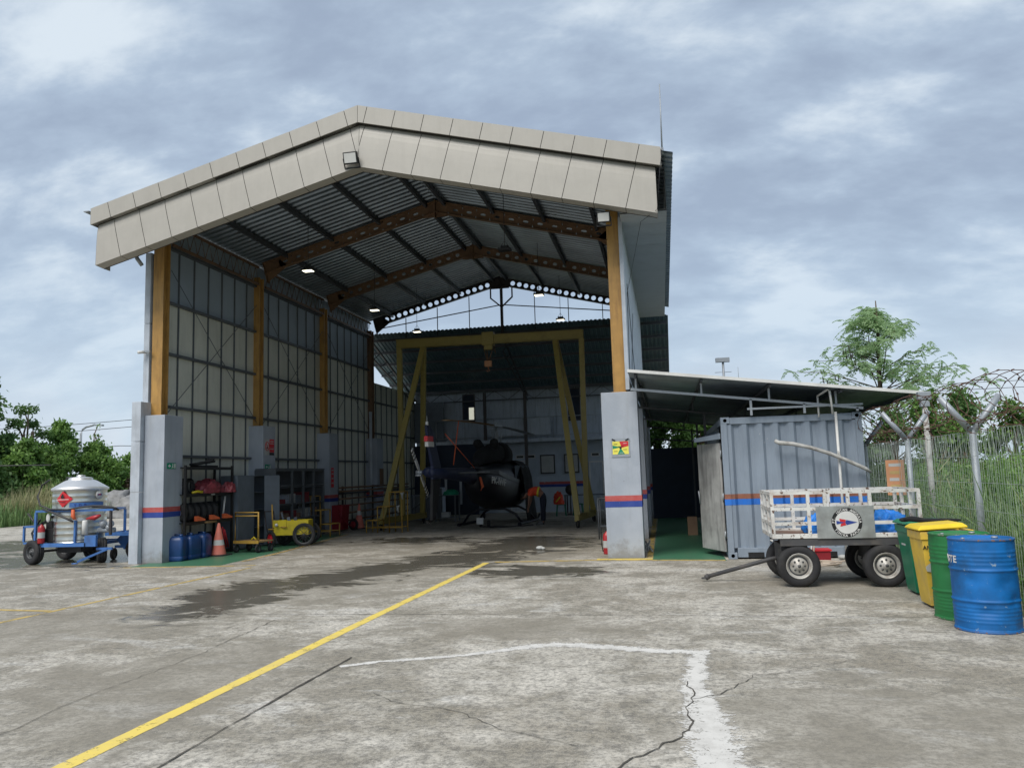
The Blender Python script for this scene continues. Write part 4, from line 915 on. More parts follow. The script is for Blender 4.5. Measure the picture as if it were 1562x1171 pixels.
def wheelie(label, x, y, rz, m, lm, openlid=0.0, mw=.48, md=.52, mh=.86):
    t = thing('wheeled_bin', label, 'bin', (x, y, 0), rz, 'wheeled bins by the fence')
    # front of the bin faces -x; long axis x
    def sec(z, k, o=0): return [(-md/2*k+o, -mw/2*k, z), (md/2*(k*.3+.7), -mw/2*k, z), (md/2*(k*.3+.7), mw/2*k, z), (-md/2*k+o, mw/2*k, z)]
    b = MB(); b.loft([sec(.03,.74), sec(.10,.78), sec(.5,.9), sec(mh-.09,.985), sec(mh-.085,1.05), sec(mh,1.06)], smooth=False); body = b.build('body', m, t, bevel=.018)
    b = MB(); z = mh+.012
    e = openlid; b.loft([[(-md/2*1.14, -mw/2*1.1, z), (md/2*1.12, -mw/2*1.1, z+e), (md/2*1.12, mw/2*1.1, z+e), (-md/2*1.14, mw/2*1.1, z)], [(-md/2*1.15, -mw/2*1.11, z+.02), (md/2*1.13, -mw/2*1.11, z+.02+e), (md/2*1.13, mw/2*1.11, z+.02+e), (-md/2*1.15, mw/2*1.11, z+.02)], [(-md/2*.95, -mw/2*.9, z+.055), (md/2*.95, -mw/2*.9, z+.055+e), (md/2*.95, mw/2*.9, z+.055+e), (-md/2*.95, mw/2*.9, z+.055)]], smooth=False); b.build('lid', lm, t, bevel=.01)
    b = MB(); b.tube([(md/2+.09, -mw/2*.9, mh), (md/2+.09, mw/2*.9, mh)], .016, 8); b.beam((md/2, -mw/2*.8, mh), (md/2+.09, -mw/2*.8, mh), .03, .03); b.beam((md/2, mw/2*.8, mh), (md/2+.09, mw/2*.8, mh), .03, .03); b.build('handle', m, t)
    for s in (-1, 1): wheel(t, (md/2*.86, s*(mw/2*.82+.0), .10), (0,1,0), .10, .045, M['rimd'], holes=0)
    return t
wb = wheelie('yellow wheeled waste bin with a half open lid and black lettering', 3.06, 10.02, 0, M['binyellow'], M['lidyellow'], .03, .48, .46)
letters('painted_lettering', 'ANORGANIK', .062, M['black'], wb, (-.225, -.242, .665), (1,0,0), (0,.07,1), depth=.001, bold=.001)
b = MB(); b.add([(-.20,-.226,.42), (-.10,-.226,.40), (-.04,-.228,.45), (-.05,-.2315,.50), (-.15,-.232,.52), (-.21,-.229,.47)], [(0,1,2,3,4,5)]); b.build('torn_sticker', M['paper'], wb)
gb = wheelie('green wheeled bin with white label beside the rear wheel of the cart', 3.20, 10.98, .0, M['bingreen'], M['bingreen'], .0, .50, .5)
b = MB(); b.add([(-.234,-.06,.60), (-.234,.12,.60), (-.238,.12,.72), (-.238,-.06,.72)], [(0,1,2,3)]); b.build('label', M['paper'], gb)
wheelie('second green wheeled bin, lid raised, between the fence and the cart', 3.36, 10.50 + .0, .0, M['bingreen'], M['bingreen'], .06, .40, .42, .90) if False else None
b = MB(); b.tube([(2.86,10.66,.945), (2.95,10.5,.965), (3.05,10.36,.95), (3.25,10.26,.955), (3.4,10.2,.96)], [.02,.035,.03,.025,.012], 8); b.ball((2.90,10.62,.945), .045, 8, 6, (1.5,1,.6)); tag(b.build('black_rubbish_bag', M['cloth']), 'black rubbish bag draped over the rims of the yellow and green bins', 'bag')

# ------------------------------------------------------------------ fence with Y arms and razor wire
FX = 3.74; FZ = 2.02
posts = [5.25, 7.9, 10.55, 13.20, 15.85, 18.5, 21.15]
FE = thing('mesh_fence', 'grey welded wire mesh fence with Y shaped arms along the right edge', 'fence', (FX, 13.2, 0))
for y in posts:
    b = MB(); b.tube([(FX, y, 0), (FX, y, FZ)], .042, 12); p = b.build('post', M['galv'], FE, world=True)
    for s in (-1, 1): b = MB(); b.tube([(FX-FX+s*.0+0, y-13.2, FZ-.03), (s*.34, y-13.2, FZ+.42)], .040, 12); b.build('arm', M['galv'], p)
b = MB(); 
def wire3(a, c, r): 
    a, c = Vector(a), Vector(c); d = (c-a).normalized(); u = Vector((0,0,1)) if abs(d.z) < .9 else Vector((1,0,0)); p = d.cross(u).normalized()*r; q = d.cross(p).normalized()*r
    b.add([a+p, a-p*.5+q*.87, a-p*.5-q*.87, c+p, c-p*.5+q*.87, c-p*.5-q*.87], [(0,1,4,3), (1,2,5,4), (2,0,3,5)])
R = random.Random(9); y = 5.0
while y < 21.2:
    j = R.uniform(-.006,.006); wire3((FX-.05, y+j, .03), (FX-.05+R.uniform(-.01,.01), y+R.uniform(-.012,.012), FZ-.02), .0019); y += .06
for z in (.1, .42, .74, 1.06, 1.38, 1.7, FZ-.02):
    for k in range(6): wire3((FX-.045, 5+2.7*k, z), (FX-.045, 5+2.7*(k+1), z+R.uniform(-.01,.01)), .003)
y = 5.0; 
while y < 21.1:   # crimped diamond band along the top
    wire3((FX-.04, y, 1.70), (FX-.04, y+.075, FZ-.02), .0021); wire3((FX-.04, y+.15, 1.70), (FX-.04, y+.075, FZ-.02), .0021); y += .15
b.build('wire_mesh', M['wire'], FE, world=True, fix=False)
b = MB(); b.prism([(0,0), (.5,0), (.0,.42)], (FX-.03, 10.6, .0), (0,-1,0), (0,0,1), (.05,0,0)); b.build('stay_plate', M['galv'], FE, world=True)
# razor wire: coils lying in the arms
def razor(label, z, x, r, ph, seed):
    R = random.Random(seed); b = MB(); pts = []; L = 16.2; turns = 46; n_ = turns*14
    for i in range(n_):
        t = i/n_; a = 2*pi*turns*t+ph; rr = r*(1+.12*sin(t*40+seed)); pts.append(Vector((x+rr*cos(a), 4.9+L*t+.10*sin(a*2.0+1), z+rr*sin(a)*.85-.03*sin(t*60))))
    b.tube(pts, .0045, 4, smooth=False)
    for i in range(0, n_-1, 2):
        p = pts[i]; d = (pts[i+1]-p).normalized(); u = Vector((R.uniform(-1,1), R.uniform(-1,1), R.uniform(-1,1))).cross(d).normalized()
        b.add([p-d*.028, p+u*.009, p+d*.028, p-u*.009], [(0,1,2,3)])
        q = d.cross(u)*.011; b.add([p-d*.014+q, p+d*.014+q, p+d*.014-q, p-d*.014-q], [(0,1,2,3)])
    return tag(b.build('razor_wire', M['razor'], fix=False), label, 'razor wire', 'razor wire coils on the fence')
razor('large rusty razor wire coil rising above the fence arms', FZ+.36, FX, .27, 0, 1)
razor('low rusty razor wire lying along the top edge of the mesh', FZ+.05, FX-.02, .085, 1.3, 2)
fs_ = thing('fence_sign', 'small weathered orange notice wired to the fence above the cart', 'sign', (3.64, 13.62, 1.42)); b = MB(); b.box(-.135,.135,-.004,.004,-.28,.28) ; b.build('board', M['signor'], fs_)
fs_.rotation_euler = (0,0,radians(-22))
for k, z in enumerate((.2, .08, -.03, -.14)):
    b = MB(); b.box(-.09+.01*(k%2),.09-.02*(k%3),-.006,-.0045,z-.025,z+.025); b.build('faded_writing', M['fadedink'] if k in (1,3) else M['paper'], fs_)
b = MB(); b.box(-.12,.12,-.0055,-.0042,-.19,.14) ; 
po = thing('pole_lamp', 'white pole with a grey lamp box beyond the fence by the roof corner', 'pole', (4.25, 13.9, 0))
b = MB(); b.tube([(0,0,0), (0,0,2.55)], [.05,.042], 10); b.build('pole', M['barkpale'], po); b = MB(); b.box(-.10,.10,-.06,.06,2.66,2.80); b.box(-.07,.07,-.05,.05,2.55,2.65); b.build('lamp_box', M['galv'], po, bevel=.01)

# ------------------------------------------------------------------ fuel trailer (left)
FT = thing('fuel_trailer', 'blue tank trailer with a ribbed stainless tank and black hoses', 'trailer', (-13.2, 15.95, 0))
def T(p): return (p[0]+13.2, p[1]-15.95, p[2])
tx, ty, tr_ = -13.22, 16.0, .555
pr = [(tr_, .46)]
z = .46
while z < 1.56:
    for dz, dr in ((.0,0), (.05,.0), (.062,.007), (.074,0)): pr.append((tr_+dr, z+dz))
    z += .135 if (z < .9) else (.30 if z < 1.2 else .12)
pr += [(tr_, 1.60), (tr_+.035, 1.61), (tr_+.035, 1.66), (tr_*.98, 1.69), (tr_*.6, 1.82), (tr_*.45, 1.85), (tr_*.45, 1.885), (tr_*.38, 1.90), (.09, 1.915), (.09,1.95), (.02, 1.96), (.001, 1.96)]
k = next(i for i, p in enumerate(pr) if p[0] > tr_+.03)
b = MB(); b.lathe(pr[:k], T((tx, ty, 0)), n=48); tk = b.build('tank', M['steel'], FT)
b = MB(); b.lathe(pr[k-1:], T((tx, ty, 0)), n=48); b.build('dome', M['steelb'], FT)
def on_tank(pts, m, nm, rr):
    """pts (angle deg, z) polygon laid on the tank shell"""
    b = MB(); vs = [T((tx+rr*cos(radians(a)), ty+rr*sin(radians(a)), z)) for a, z in pts]; b.add(vs, [tuple(range(len(vs)))]); return b.build(nm, m, tk, fix=False)
def tank_band(a0, a1, z0, z1, m, nm, rr):
    b = MB(); b.sheet([[T((tx+rr*cos(radians(a)), ty+rr*sin(radians(a)), z0)), T((tx+rr*cos(radians(a)), ty+rr*sin(radians(a)), z1))] for a in np.linspace(a0, a1, 20)]); return b.build(nm, m, tk, fix=False)
# camera sees the tank from azimuth about -50 deg (towards +x,-y)
AC = -50
tank_band(AC-22, AC+55, 1.235, 1.335, M['cblue'], 'blue_band', tr_+.014)
lx = [(-.62, 'T'), (-.40, 'E'), (-.20, 'K')]
for i, cch in enumerate('TDB'):
    a = radians(AC-10+i*10); rd = Vector((cos(a), sin(a), 0)); letters('tank_letter', cch, .085, M['blue'], tk, Vector(T((tx, ty, 1.25))) + rd*(tr_+.017), (-sin(a), cos(a), 0), (0,0,1), 'CENTER', bold=.002)
b = MB(); rr = tr_+.02
def tp(a, z, rr): return T((tx+rr*cos(radians(a)), ty+rr*sin(radians(a)), z))
da, dc, dz = 21, AC-36, 1.42
b.add([tp(dc-da, dz, rr-.02), tp(dc, dz+.18, rr+.012), tp(dc+da, dz, rr), tp(dc, dz-.18, rr+.012)], [(0,1,3), (1,2,3)]); b.build('flammable_diamond', M['signred'], tk, fix=False)
b = MB(); cA = Vector(tp(dc, dz, rr+.02)); rg = Vector((-sin(radians(dc)), cos(radians(dc)), 0)); upv = Vector((0,0,1))
b.add([cA+rg*x+upv*z_ for x, z_ in ((-.035,.02), (-.045,.06), (-.015,.10), (-.01,.13), (.02,.09), (.04,.06), (.03,.02))], [tuple(range(7))]); b.add([cA+rg*x+upv*z_ for x, z_ in ((-.07,-.055), (.07,-.055), (.07,-.068), (-.07,-.068))], [(0,1,2,3)]); b.build('flame_pictogram', M['black'], tk, fix=False)
b = MB(); b.add([cA+rg*x+upv*z_ for x, z_ in ((-.15,0), (.15,0), (.15,-.012), (-.15,-.012))], [(0,1,2,3)]); b.build('white_rule', M['white'], tk, fix=False)
aE = radians(AC+42); nE = Vector((cos(aE), sin(aE), 0)); cE = Vector(T((tx, ty, 1.50))) + nE*(tr_+.014)
b = MB(); b.lathe([(.105,0), (.105,.003)], cE, nE, 28); b.build('round_emblem', M['white'], tk); b = MB(); b.obox(cE+nE*.006, (.004,.12,.035), (0,0,aE)); b.build('emblem_bar', M['blue'], tk); b = MB(); b.obox(cE+nE*.008, (.004,.07,.02), (0,0,aE)); b.build('emblem_bar', M['signred'], tk)
fr = MB(); xL, xR, yN, yF = -13.85, -12.55, 15.42, 16.6
for y in (yN, yF): fr.box(xL, xR, y-.03, y+.03, .38, .46); 
for x in (xL, -13.2, xR): fr.box(x-.03, x+.03, yN+.03, yF-.03, .38, .45)
fr.box(-12.58,-12.30,yN-.03,yN+.03,.38,.62)
for y in (yN, yF): fr.beam((xL, y, 1.165), (-11.9 if y == yN else -12.5, y, 1.165), .045, .045)
fr.beam((xL, yN, 1.165), (xL, yF, 1.165), .045, .045); fr.beam((-11.93, yN, 1.165), (-12.5, yF, 1.165), .04, .04)
for x, y, z1 in ((xL, yN, 1.14), (xL, yF, 1.14), (-12.84, yN, .95), (-12.5, yF, 1.14)): fr.beam((x, y, .46), (x, y, z1), .045, .045)
fr.beam((-14.14, yN, .5), (-14.14, yN, .83), .04, .04); fr.beam((-14.16, yN, .83), (xL, yN, .83), .04, .04); fr.beam((-14.16, yN+.5, .83), (-14.14, yN, .83), .04, .04); fr.beam((-14.14, yN, .47), (xL, yN, .47), .04, .04)
b = fr.build('frame', M['cblue'], FT, world=True)
b = MB(); b.beam((-11.96, yN, .62), (-11.96, yN, 1.15), .045, .045); b.tube([(-14.15, yN+.1, 1.12), (-13.86, yN+.05, .84)], .02, 6); b.build('dark_post', M['dsteel'], FT, world=True)
wheel(FT, T((-13.90, 15.45, .27)), (.28,1,0), .27, .19, M['rimd'], .52); wheel(FT, T((-13.2, 16.45, .25)), (.1,1,0), .25, .17, M['rimd'], .5)
wheel(FT, T((-12.42, 15.75, .27)), (.75,.66,0), .27, .19, M['rimd'], .52); wheel(FT, T((-13.95, 16.5, .25)), (0,1,0), .25, .17, M['rimd'], .5)
b = MB(); b.tube([(-13.9,15.5,.27), (-13.9,16.5,.25)], .03, 8); b.tube([(-12.45,15.75,.27), (-13.2,16.45,.25)], .03, 8); b.box(-13.6,-13.0,15.8,16.3,.22,.37); b.build('axle', M['chassis'], FT, world=True)
b = MB(); b.beam((-12.0,15.55,.32), (-12.35,15.5,.32), .05, .05); b.beam((-12.1,15.5,.31), (-12.62,15.25,.07), .045, .045); b.tube([(-12.66+.06*cos(a*pi/6), 15.22+.04*sin(a*pi/6), .035) for a in range(12)], .013, 6, closed=True); b.build('tow_bar', M['cblue'], FT, world=True)
b = MB()
b.tube([(-13.6,15.5,1.86), (-13.75,15.45,1.75), (-13.83,15.42,1.5), (-13.72,15.38,1.3), (-13.45,15.36,1.21), (-13.0,15.36,1.19), (-12.7,15.36,1.235), (-12.4,15.38,1.26), (-12.1,15.4,1.25), (-11.86,15.44,1.20), (-11.84,15.5,1.16), (-12.0,15.52,1.19), (-12.5,15.50,1.24)], .020, 8)
b.tube([(-13.6,15.34,1.21), (-13.3,15.33,1.12), (-13.0,15.33,1.0), (-12.84,15.34,.93)], .024, 8); b.tube([(-13.9,15.6,.98), (-14.05,15.7,.88), (-14.1,15.6,.68), (-13.95,15.5,.52)], .024, 8); b.tube([(-13.5,15.5,1.05), (-13.9,15.7,.9), (-14.0,15.7,.6), (-13.8,15.6,.5)], .024, 8)
b.tube([(-13.72,16.1,1.80),(-13.5,15.9,1.90),(-13.25,15.9,1.89)], .02, 8)
b.build('fuel_hose', M['cable'], FT, world=True)
b = MB(); b.lathe([(.06,0), (.06,.28), (.045,.31)], T((-12.6,15.42,.64)), n=14); b.build('filter_canister', M['white'], FT)
b = MB(); b.ball(T((-12.25,15.55,.86)), .09, 12, 8); b.ball(T((-12.1,15.55,.78)), .07, 12, 8); b.tube([T((-12.4,15.6,.72)), T((-12.0,15.6,.72))], .06, 10); b.lathe([(.07,0),(.07,.05)], T((-12.0,15.5,.86)), (0,-1,0), 16); b.build('pump', M['galv'], FT)
b = MB(); b.box(-13.7,-13.45,15.5,15.7,.47,.78); b.box(-13.66,-13.5,15.5,15.66,.78,.95); b.build('pump_motor', M['black'], FT, world=True, bevel=.01)
b = MB(); b.tube([(-12.55,15.40,.98), (-12.35,15.40,1.0), (-12.22,15.42,1.05)], [.02,.055,.03], 8); b.build('fuel_nozzle', M['extred'], FT, world=True)
b = MB(); b.tube([(-12.86,15.36,1.19), (-12.84,15.34,1.05), (-12.80,15.34,.98)], [.035,.045,.03], 8); b.build('orange_valve', M['orange'], FT, world=True)
b = MB(); b.ball(T((-13.52,15.40,1.02)), .06, 10, 8, (.8,.4,1.6)); b.build('plastic_bottle', M['white'], FT)
def extinguisher(label, x, y, z, s=1.0):
    t = thing('fire_extinguisher', label, 'extinguisher', (x, y, z)); b = MB(); b.lathe([(.07*s,0), (.078*s,.02*s), (.078*s,.36*s), (.06*s,.41*s), (.022*s,.44*s), (.022*s,.46*s)], n=20); b.build('cylinder', M['extred'], t)
    b = MB(); b.obox((0,0,.475*s), (.03*s,.05*s,.03*s)); b.beam((-.01,0,.49*s), (.09*s,0,.53*s), .02, .012); b.tube([(-.02*s,0,.47*s), (-.10*s,0,.44*s), (-.11*s,0,.2*s), (-.085*s,0,.05*s)], .01, 6); b.build('valve', M['black'], t)
    b = MB(); b.lathe([(.0795*s,.13*s), (.0795*s,.27*s)], n=20, caps=False); b.build('label', M['paper'], t); return t
extinguisher('red extinguisher standing on the blue frame of the fuel trailer', -13.68, 15.40, .462, .92)
extinguisher('red extinguisher on the floor left of the right front pillar', -1.22, 16.25, 0, 1.0)
# second blue cart, mostly behind the left pillar
BT = thing('flat_trolley', 'low blue flat trolley half hidden behind the left pillar', 'trolley', (-12.0, 16.3, 0))
b = MB(); b.box(-12.55,-11.3,16.0,16.06,.56,.64); b.box(-12.55,-11.3,16.9,16.96,.56,.64); b.box(-12.55,-12.49,16.06,16.9,.56,.64); b.box(-12.5,-11.3,16.06,16.9,.60,.615); b.beam((-12.35,16.3,.56), (-12.15,16.3,.33), .05, .3); b.beam((-12.5,16.3,.30), (-11.3,16.3,.30), .06, .06); b.build('deck_frame', M['cblue'], BT, world=True)
wheel(BT, (.05, -.02, .24), (0,1,0), .24, .16, M['rimd'], .5); wheel(BT, (-.62, .1, .13), (1,.2,0), .13, .07, M['rimd'], .5)
wheel(BT, (.05, .62, .24), (0,1,0), .24, .16, M['rimd'], .5)
yf = thing('yellow_handle_frame', 'bent yellow tube frame just showing left of the left pillar', 'frame', (-14.6, 20.3, 0)); b = MB(); b.tube([(-.1,0,.9), (-.1,0,1.45), (0,0,1.62), (.2,0,1.8), (.5,0,1.8)], .035, 8); b.build('yellow_tube', M['yellow'], yf); b = MB(); b.tube([(-.3,0,.02), (-.1,0,.35), (-.1,0,.9)], .035, 8); b.tube([(-.3,.5,.02), (-.1,.5,.35), (-.1,.0,.9)], .035, 8); b.build('lower_tube', M['galv'], yf)
lump('covered_heap', 'grey sheeted heap at the edge of the apron beyond the fuel trailer', 'heap', (-29.5, 39.5, 0), (2.0, 1.8, 1.35), M['rock'], 8)
b = MB(); R = random.Random(12)
for i in range(14): b.tube([(-.47+R.uniform(-.12,.12), 16.6+R.uniform(-.15,.15), .02+R.uniform(0,.04)), (-.45+R.uniform(-.1,.1), 16.7+R.uniform(-.1,.1), R.uniform(.1,.26)), (-.40+R.uniform(-.1,.12), 16.6+R.uniform(-.2,.1), .02)], .012, 5)
tag(b.build('tangled_chain', M['galv']), 'tangle of pale chain on the floor right of the right pillar', 'chain')
b = MB(); b.ball((-2.78,17.36,.04), .075, 10, 7, (1.2,1,.6)); b.ball((-2.70,17.33,.03), .045, 8, 6, (1,1,.7)); tag(b.build('white_rag', M['paper']), 'small white rag on the wet floor in front of the helicopter', 'rag')
# ------------------------------------------------------------------ things inside the hangar, left side
# jerrycans
jc = thing('jerrycan', 'blue plastic jerrycan nearest the left front pillar', 'jerrycan', (-10.62, 15.88, 0), 0, 'blue jerrycans in a row')
jc.rotation_euler = (0,0,radians(12))
def rsec(z, w, d, r=.06, n=5):
    out = []
    for cx, cy, a0 in ((w/2-r, d/2-r, 0), (-w/2+r, d/2-r, pi/2), (-w/2+r, -d/2+r, pi), (w/2-r, -d/2+r, 3*pi/2)):
        for i in range(n): a = a0+pi/2*i/(n-1); out.append((cx+r*cos(a), cy+r*sin(a), z))
    return out
b = MB(); b.loft([rsec(.0,.30,.34), rsec(.02,.33,.37), rsec(.10,.34,.38), rsec(.108,.33,.37), rsec(.116,.34,.38), rsec(.44,.34,.38), rsec(.50,.31,.34,.07), rsec(.54,.22,.26,.07), rsec(.545,.1,.1,.04)]); b.build('body', M['canblue'], jc)
b = MB(); b.lathe([(.035,.53),(.035,.58)], (.09,-.07,0), n=14); b.build('cap', M['canblue'], jc); b = MB(); b.tube([(-.1,0,.50),(-.08,0,.57),(.02,0,.57),(.04,0,.52)], .016, 8); b.build('handle', M['canblue'], jc)
j2 = dup(jc, (-10.56, 16.24, 0), radians(-8), 'blue plastic jerrycan with white label, middle of the row of three')
b = MB(); b.add([(-.10,-.187,.44), (-.0,-.187,.44), (-.0,-.178,.50), (-.10,-.178,.50)], [(0,1,2,3)]); b.build('label', M['paper'], j2)
dup(jc, (-10.52, 16.62, 0), radians(5), 'blue plastic jerrycan beside the traffic cone, last of the row')
# traffic cones
cn = thing('traffic_cone', 'faded orange traffic cone with white band in front of the black shelves', 'cone', (-10.31, 16.98, 0), 0, 'traffic cones')
b = MB(); b.lathe([(.175,.03), (.13,.24)], n=28, caps=False); b.lathe([(.108,.36), (.028,.74), (.012,.75)], n=28, caps=False); b.build('cone_body', M['cone'], cn)
b = MB(); b.lathe([(.13,.24), (.108,.36)], n=28, caps=False); b.build('white_band', M['conew'], cn)
b = MB(); b.loft([rsec(0,.48,.48,.05), rsec(.022,.47,.47,.05), rsec(.03,.38,.38,.05)], smooth=False); b.build('base', M['rubber'], cn)
cn2 = thing('traffic_cone', 'orange traffic cone with white band by the pipe rack at the back', 'cone', (-10.30, 25.6, 0), 0, 'traffic cones')
b = MB(); b.lathe([(.175,.03), (.088,.46)], n=28, caps=False); b.lathe([(.062,.60), (.028,.82), (.012,.83)], n=28, caps=False); b.build('cone_body', M['cone'], cn2)
b = MB(); b.lathe([(.088,.46), (.062,.60)], n=28, caps=False); b.build('white_band', M['conew'], cn2); b = MB(); b.loft([rsec(0,.46,.46,.05), rsec(.025,.45,.45,.05)], smooth=False); b.build('base', M['rubber'], cn2)
# black shelf rack
RK = thing('shelf_rack', 'black steel shelf rack against the left wall', 'shelf', (-10.78, 16.95, 0))
for y in (15.98, 17.93):
    for x in (-11.02, -10.54): b = MB(); b.box(x-.025, x+.025, y-.025, y+.025, 0, 2.09); b.build('upright', M['black'], RK, world=True)
for z in (.08, .82, 1.45, 2.06): b = MB(); b.box(-11.0, -10.56, 16.02, 17.89, z-.03, z-.008) ; b.box(-10.552,-10.535,16.0,17.91,z-.07,z+.0) ; b.build('shelf', M['black'], RK, world=True)
b = MB(); b.box(-10.530, -10.527, 16.75, 17.25, .755, .80); b.build('wood_label', M['wood'], RK, world=True)
b = MB(); b.box(-10.530, -10.527, 17.0, 17.15, 1.40, 1.43); b.build('paper_label', M['paper'], RK, world=True)
for i, y in enumerate((16.12, 16.36, 16.60, 16.86, 17.10, 17.34)):
    t = thing('trolley_wheel', 'spare black wheel on the middle shelf of the black rack', 'wheel', (-10.78, y, .815+.215), 0, 'spare wheels in a row on the rack'); wheel(t, (0,0,0), (.12,1,0), .215, .13, M['rim'] if i % 2 == 0 else M['rimd'], .5, holes=0)
for i, y in enumerate((16.35, 16.95, 17.5)):
    t = thing('wheel_chock', 'orange wheel chock handle lying against the spare wheels on the rack', 'chock', (-10.56, y+.02, .83), 0, 'orange chocks on the rack'); b = MB(); b.prism([(0,0),(.26,0),(.26,.035),(.05,.11),(0,.11)], (0,0,0), (.18,.98,0), (0,0,1), (.08,0,0)); b.build('block', M['orange'], t)
for i, y in enumerate((16.3, 17.0, 17.35)):
    t = thing('trolley_wheel', 'spare black wheel on the bottom shelf behind the cone', 'wheel', (-10.80, y, .075+.23), 0, 'spare wheels on the bottom shelf'); wheel(t, (0,0,0), (.9,.4,0), .23, .13, M['rimd'], .5, holes=0)
b = MB(); b.box(-10.9,-10.6,16.7,17.4,2.06,2.10); b.beam((-10.75,16.6,2.12), (-10.75,17.35,2.20), .22, .05); b.beam((-10.72,17.1,2.17), (-10.72,17.3,2.26), .18, .04); tag(b.build('black_cushion_pads', M['cloth'], bevel=.01), 'black flat pads lying on the top of the rack', 'pads')
lump('red_tarpaulin', 'folded dark red tarpaulin on the upper shelf of the rack', 'tarpaulin', (-10.72, 17.2, 1.445), (.24, .50, .30), M['tarpred'], 21, amp=.2); lump('red_tarpaulin', 'rolled end of dark red sheet hanging over the right of the rack', 'tarpaulin', (-10.58, 17.85, 1.445), (.16, .22, .22), M['tarpred'], 22, amp=.25)
for i, y in enumerate((16.2, 16.5)):
    b = MB()
    for k in range(4): b.tube([(-10.78+.0*k, y+.13*cos(a*pi/10)+.03*k-.05, 1.62+.16*sin(a*pi/10)) for a in range(20)], .028, 7, closed=True)
    tag(b.build('hose_roll', M['rubber']), ('coiled black hose on the upper shelf nearest the pillar', 'coiled black hose on the upper shelf beside the red tarpaulin')[i], 'hose')
b = MB(); b.tube([(-10.6,16.35,1.47),(-10.56,16.5,1.5),(-10.56,16.65,1.47),(-10.6,16.75,1.5)], .03, 6); tag(b.build('yellow_strap', M['wyellow']), 'short yellow strap on the upper shelf below the hoses', 'strap')
for a_, c_c in (((-10.58,17.55,.12), (-10.56,17.78,.62)), ((-10.56,17.62,.12), (-10.54,17.84,.56))):
    b = MB(); b.tube([(a_[0],a_[1]+.22,a_[2]), (c_c[0],c_c[1]-.24,c_c[2])], .018, 6); tag(b.build('red_bar', M['signred']), 'red bar leaning on the bottom shelf of the rack', 'bar', 'red bars on the rack')
b = MB(); b.tube([(-10.6,17.62,.85), (-10.6,17.72,1.35)], .022, 8); tag(b.build('white_tube', M['white']), 'white tube standing on the middle shelf right of the wheels', 'tube')
# locker
LK = thing('steel_locker', 'dark grey double locker with an open door in front of the second pillar', 'locker', (-10.6, 18.85, 0))
b = MB(); b.box(-10.92,-10.48,18.05,18.08,.02,1.85); b.box(-10.92,-10.48,19.68,19.71,.02,1.85); b.box(-10.92,-10.90,18.08,19.68,.02,1.85); b.box(-10.90,-10.48,18.08,19.68,1.83,1.85); b.box(-10.90,-10.48,18.08,19.68,.02,.05); b.box(-10.90,-10.49,18.86,18.88,.05,1.83); b.build('cabinet', M['locker'], LK, world=True)
for z in (.5, .95, 1.4): b = MB(); b.box(-10.89,-10.50,18.90,19.67,z,z+.015); b.build('shelf', M['locker'], LK, world=True)
b = MB(); b.box(-10.478,-10.46,18.06,18.86,.04,1.84); dl = b.build('door', M['locker'], LK, world=True, bevel=.003)
b = MB(); b.obox((-10.30,19.50,.94), (.02,.42,1.8), (0,0,radians(-38))); b.build('door', M['locker'], LK, world=True)
b = MB(); b.box(-10.85,-10.6,19.0,19.2,.52,.66); b.box(-10.85,-10.6,19.3,19.5,.97,1.12); b.box(-10.8,-10.6,19.0,19.3,1.42,1.55); tag(b.build('locker_clutter', M['binred']), 'small dark red boxes inside the open locker', 'boxes') if False else None
# platform trolley
PT = thing('platform_trolley', 'yellow platform trolley with plywood deck and tall frame before the locker', 'trolley', (-9.85, 17.75, 0), radians(-12))
b = MB(); b.box(-.38,.38,-.26,.26,.24,.275); b.build('deck', M['wood'], PT, bevel=.004)
b = MB(); b.tube([(-.35,.0-.24,.276), (-.35,-.24,.95), (.35,-.24,.95), (.35,-.24,.276)], .022, 8); b.tube([(-.35,-.24,.87), (.35,-.24,.87)], .016, 8); b.build('handle_frame', M['yellow'], PT)
b = MB(); b.box(-.38,.38,-.275,-.262,.22,.29); b.build('edge_strip', M['yellow'], PT)
for x in (-.33, .33):
    for y in (-.22, .22): wheel(PT, (x, y, .10), (1,0,0), .10, .04, M['rimd'], .5, holes=0); b = MB(); b.beam((x-.03,y,.10),(x-.03,y,.24),.008,.04,up=(0,1,0)); b.build('caster_fork', M['galv'], PT)
b = MB(); b.tube([(-9.95,17.8,.28),(-9.88,17.82,.34),(-9.80,17.78,.29)], .02, 6); tag(b.build('yellow_strap', M['wyellow']), 'small yellow strap lying on the deck of the platform trolley', 'strap')
# yellow wagon
WG = thing('tool_wagon', 'bright yellow box wagon with spoked wheels and a drawbar', 'wagon', (-9.6, 19.35, 0), radians(14))
b = MB(); b.box(-.44,.44,-.30,.30,.29,.31); b.box(-.44,.44,-.30,-.28,.31,.66); b.box(-.44,.44,.28,.30,.31,.66); b.box(-.44,-.42,-.28,.28,.31,.66); b.box(.42,.44,-.28,.28,.31,.66); b.build('box', M['wyellow'], WG)
b = MB(); b.box(-.46,-.12,-.315,-.302,.50,.68); b.box(-.455,-.05,-.306,-.302,.31,.33); b.build('front_panel', M['wyellow'], WG)
b = MB(); b.beam((.30,-.32,.30),(.30,.32,.30),.03,.03); b.beam((-.5,0,.27),(.4,0,.27),.05,.05); b.build('axle', M['dsteel'], WG)
wheel(WG, (.34,-.36,.295), (.12,1,0), .295, .07, M['rimd'], .78, spokes=14); wheel(WG, (.34,.36,.295), (0,1,0), .295, .07, M['rimd'], .78, spokes=14)
wheel(WG, (-.30,.26,.2), (0,1,0), .2, .09, M['rimd'], .5)
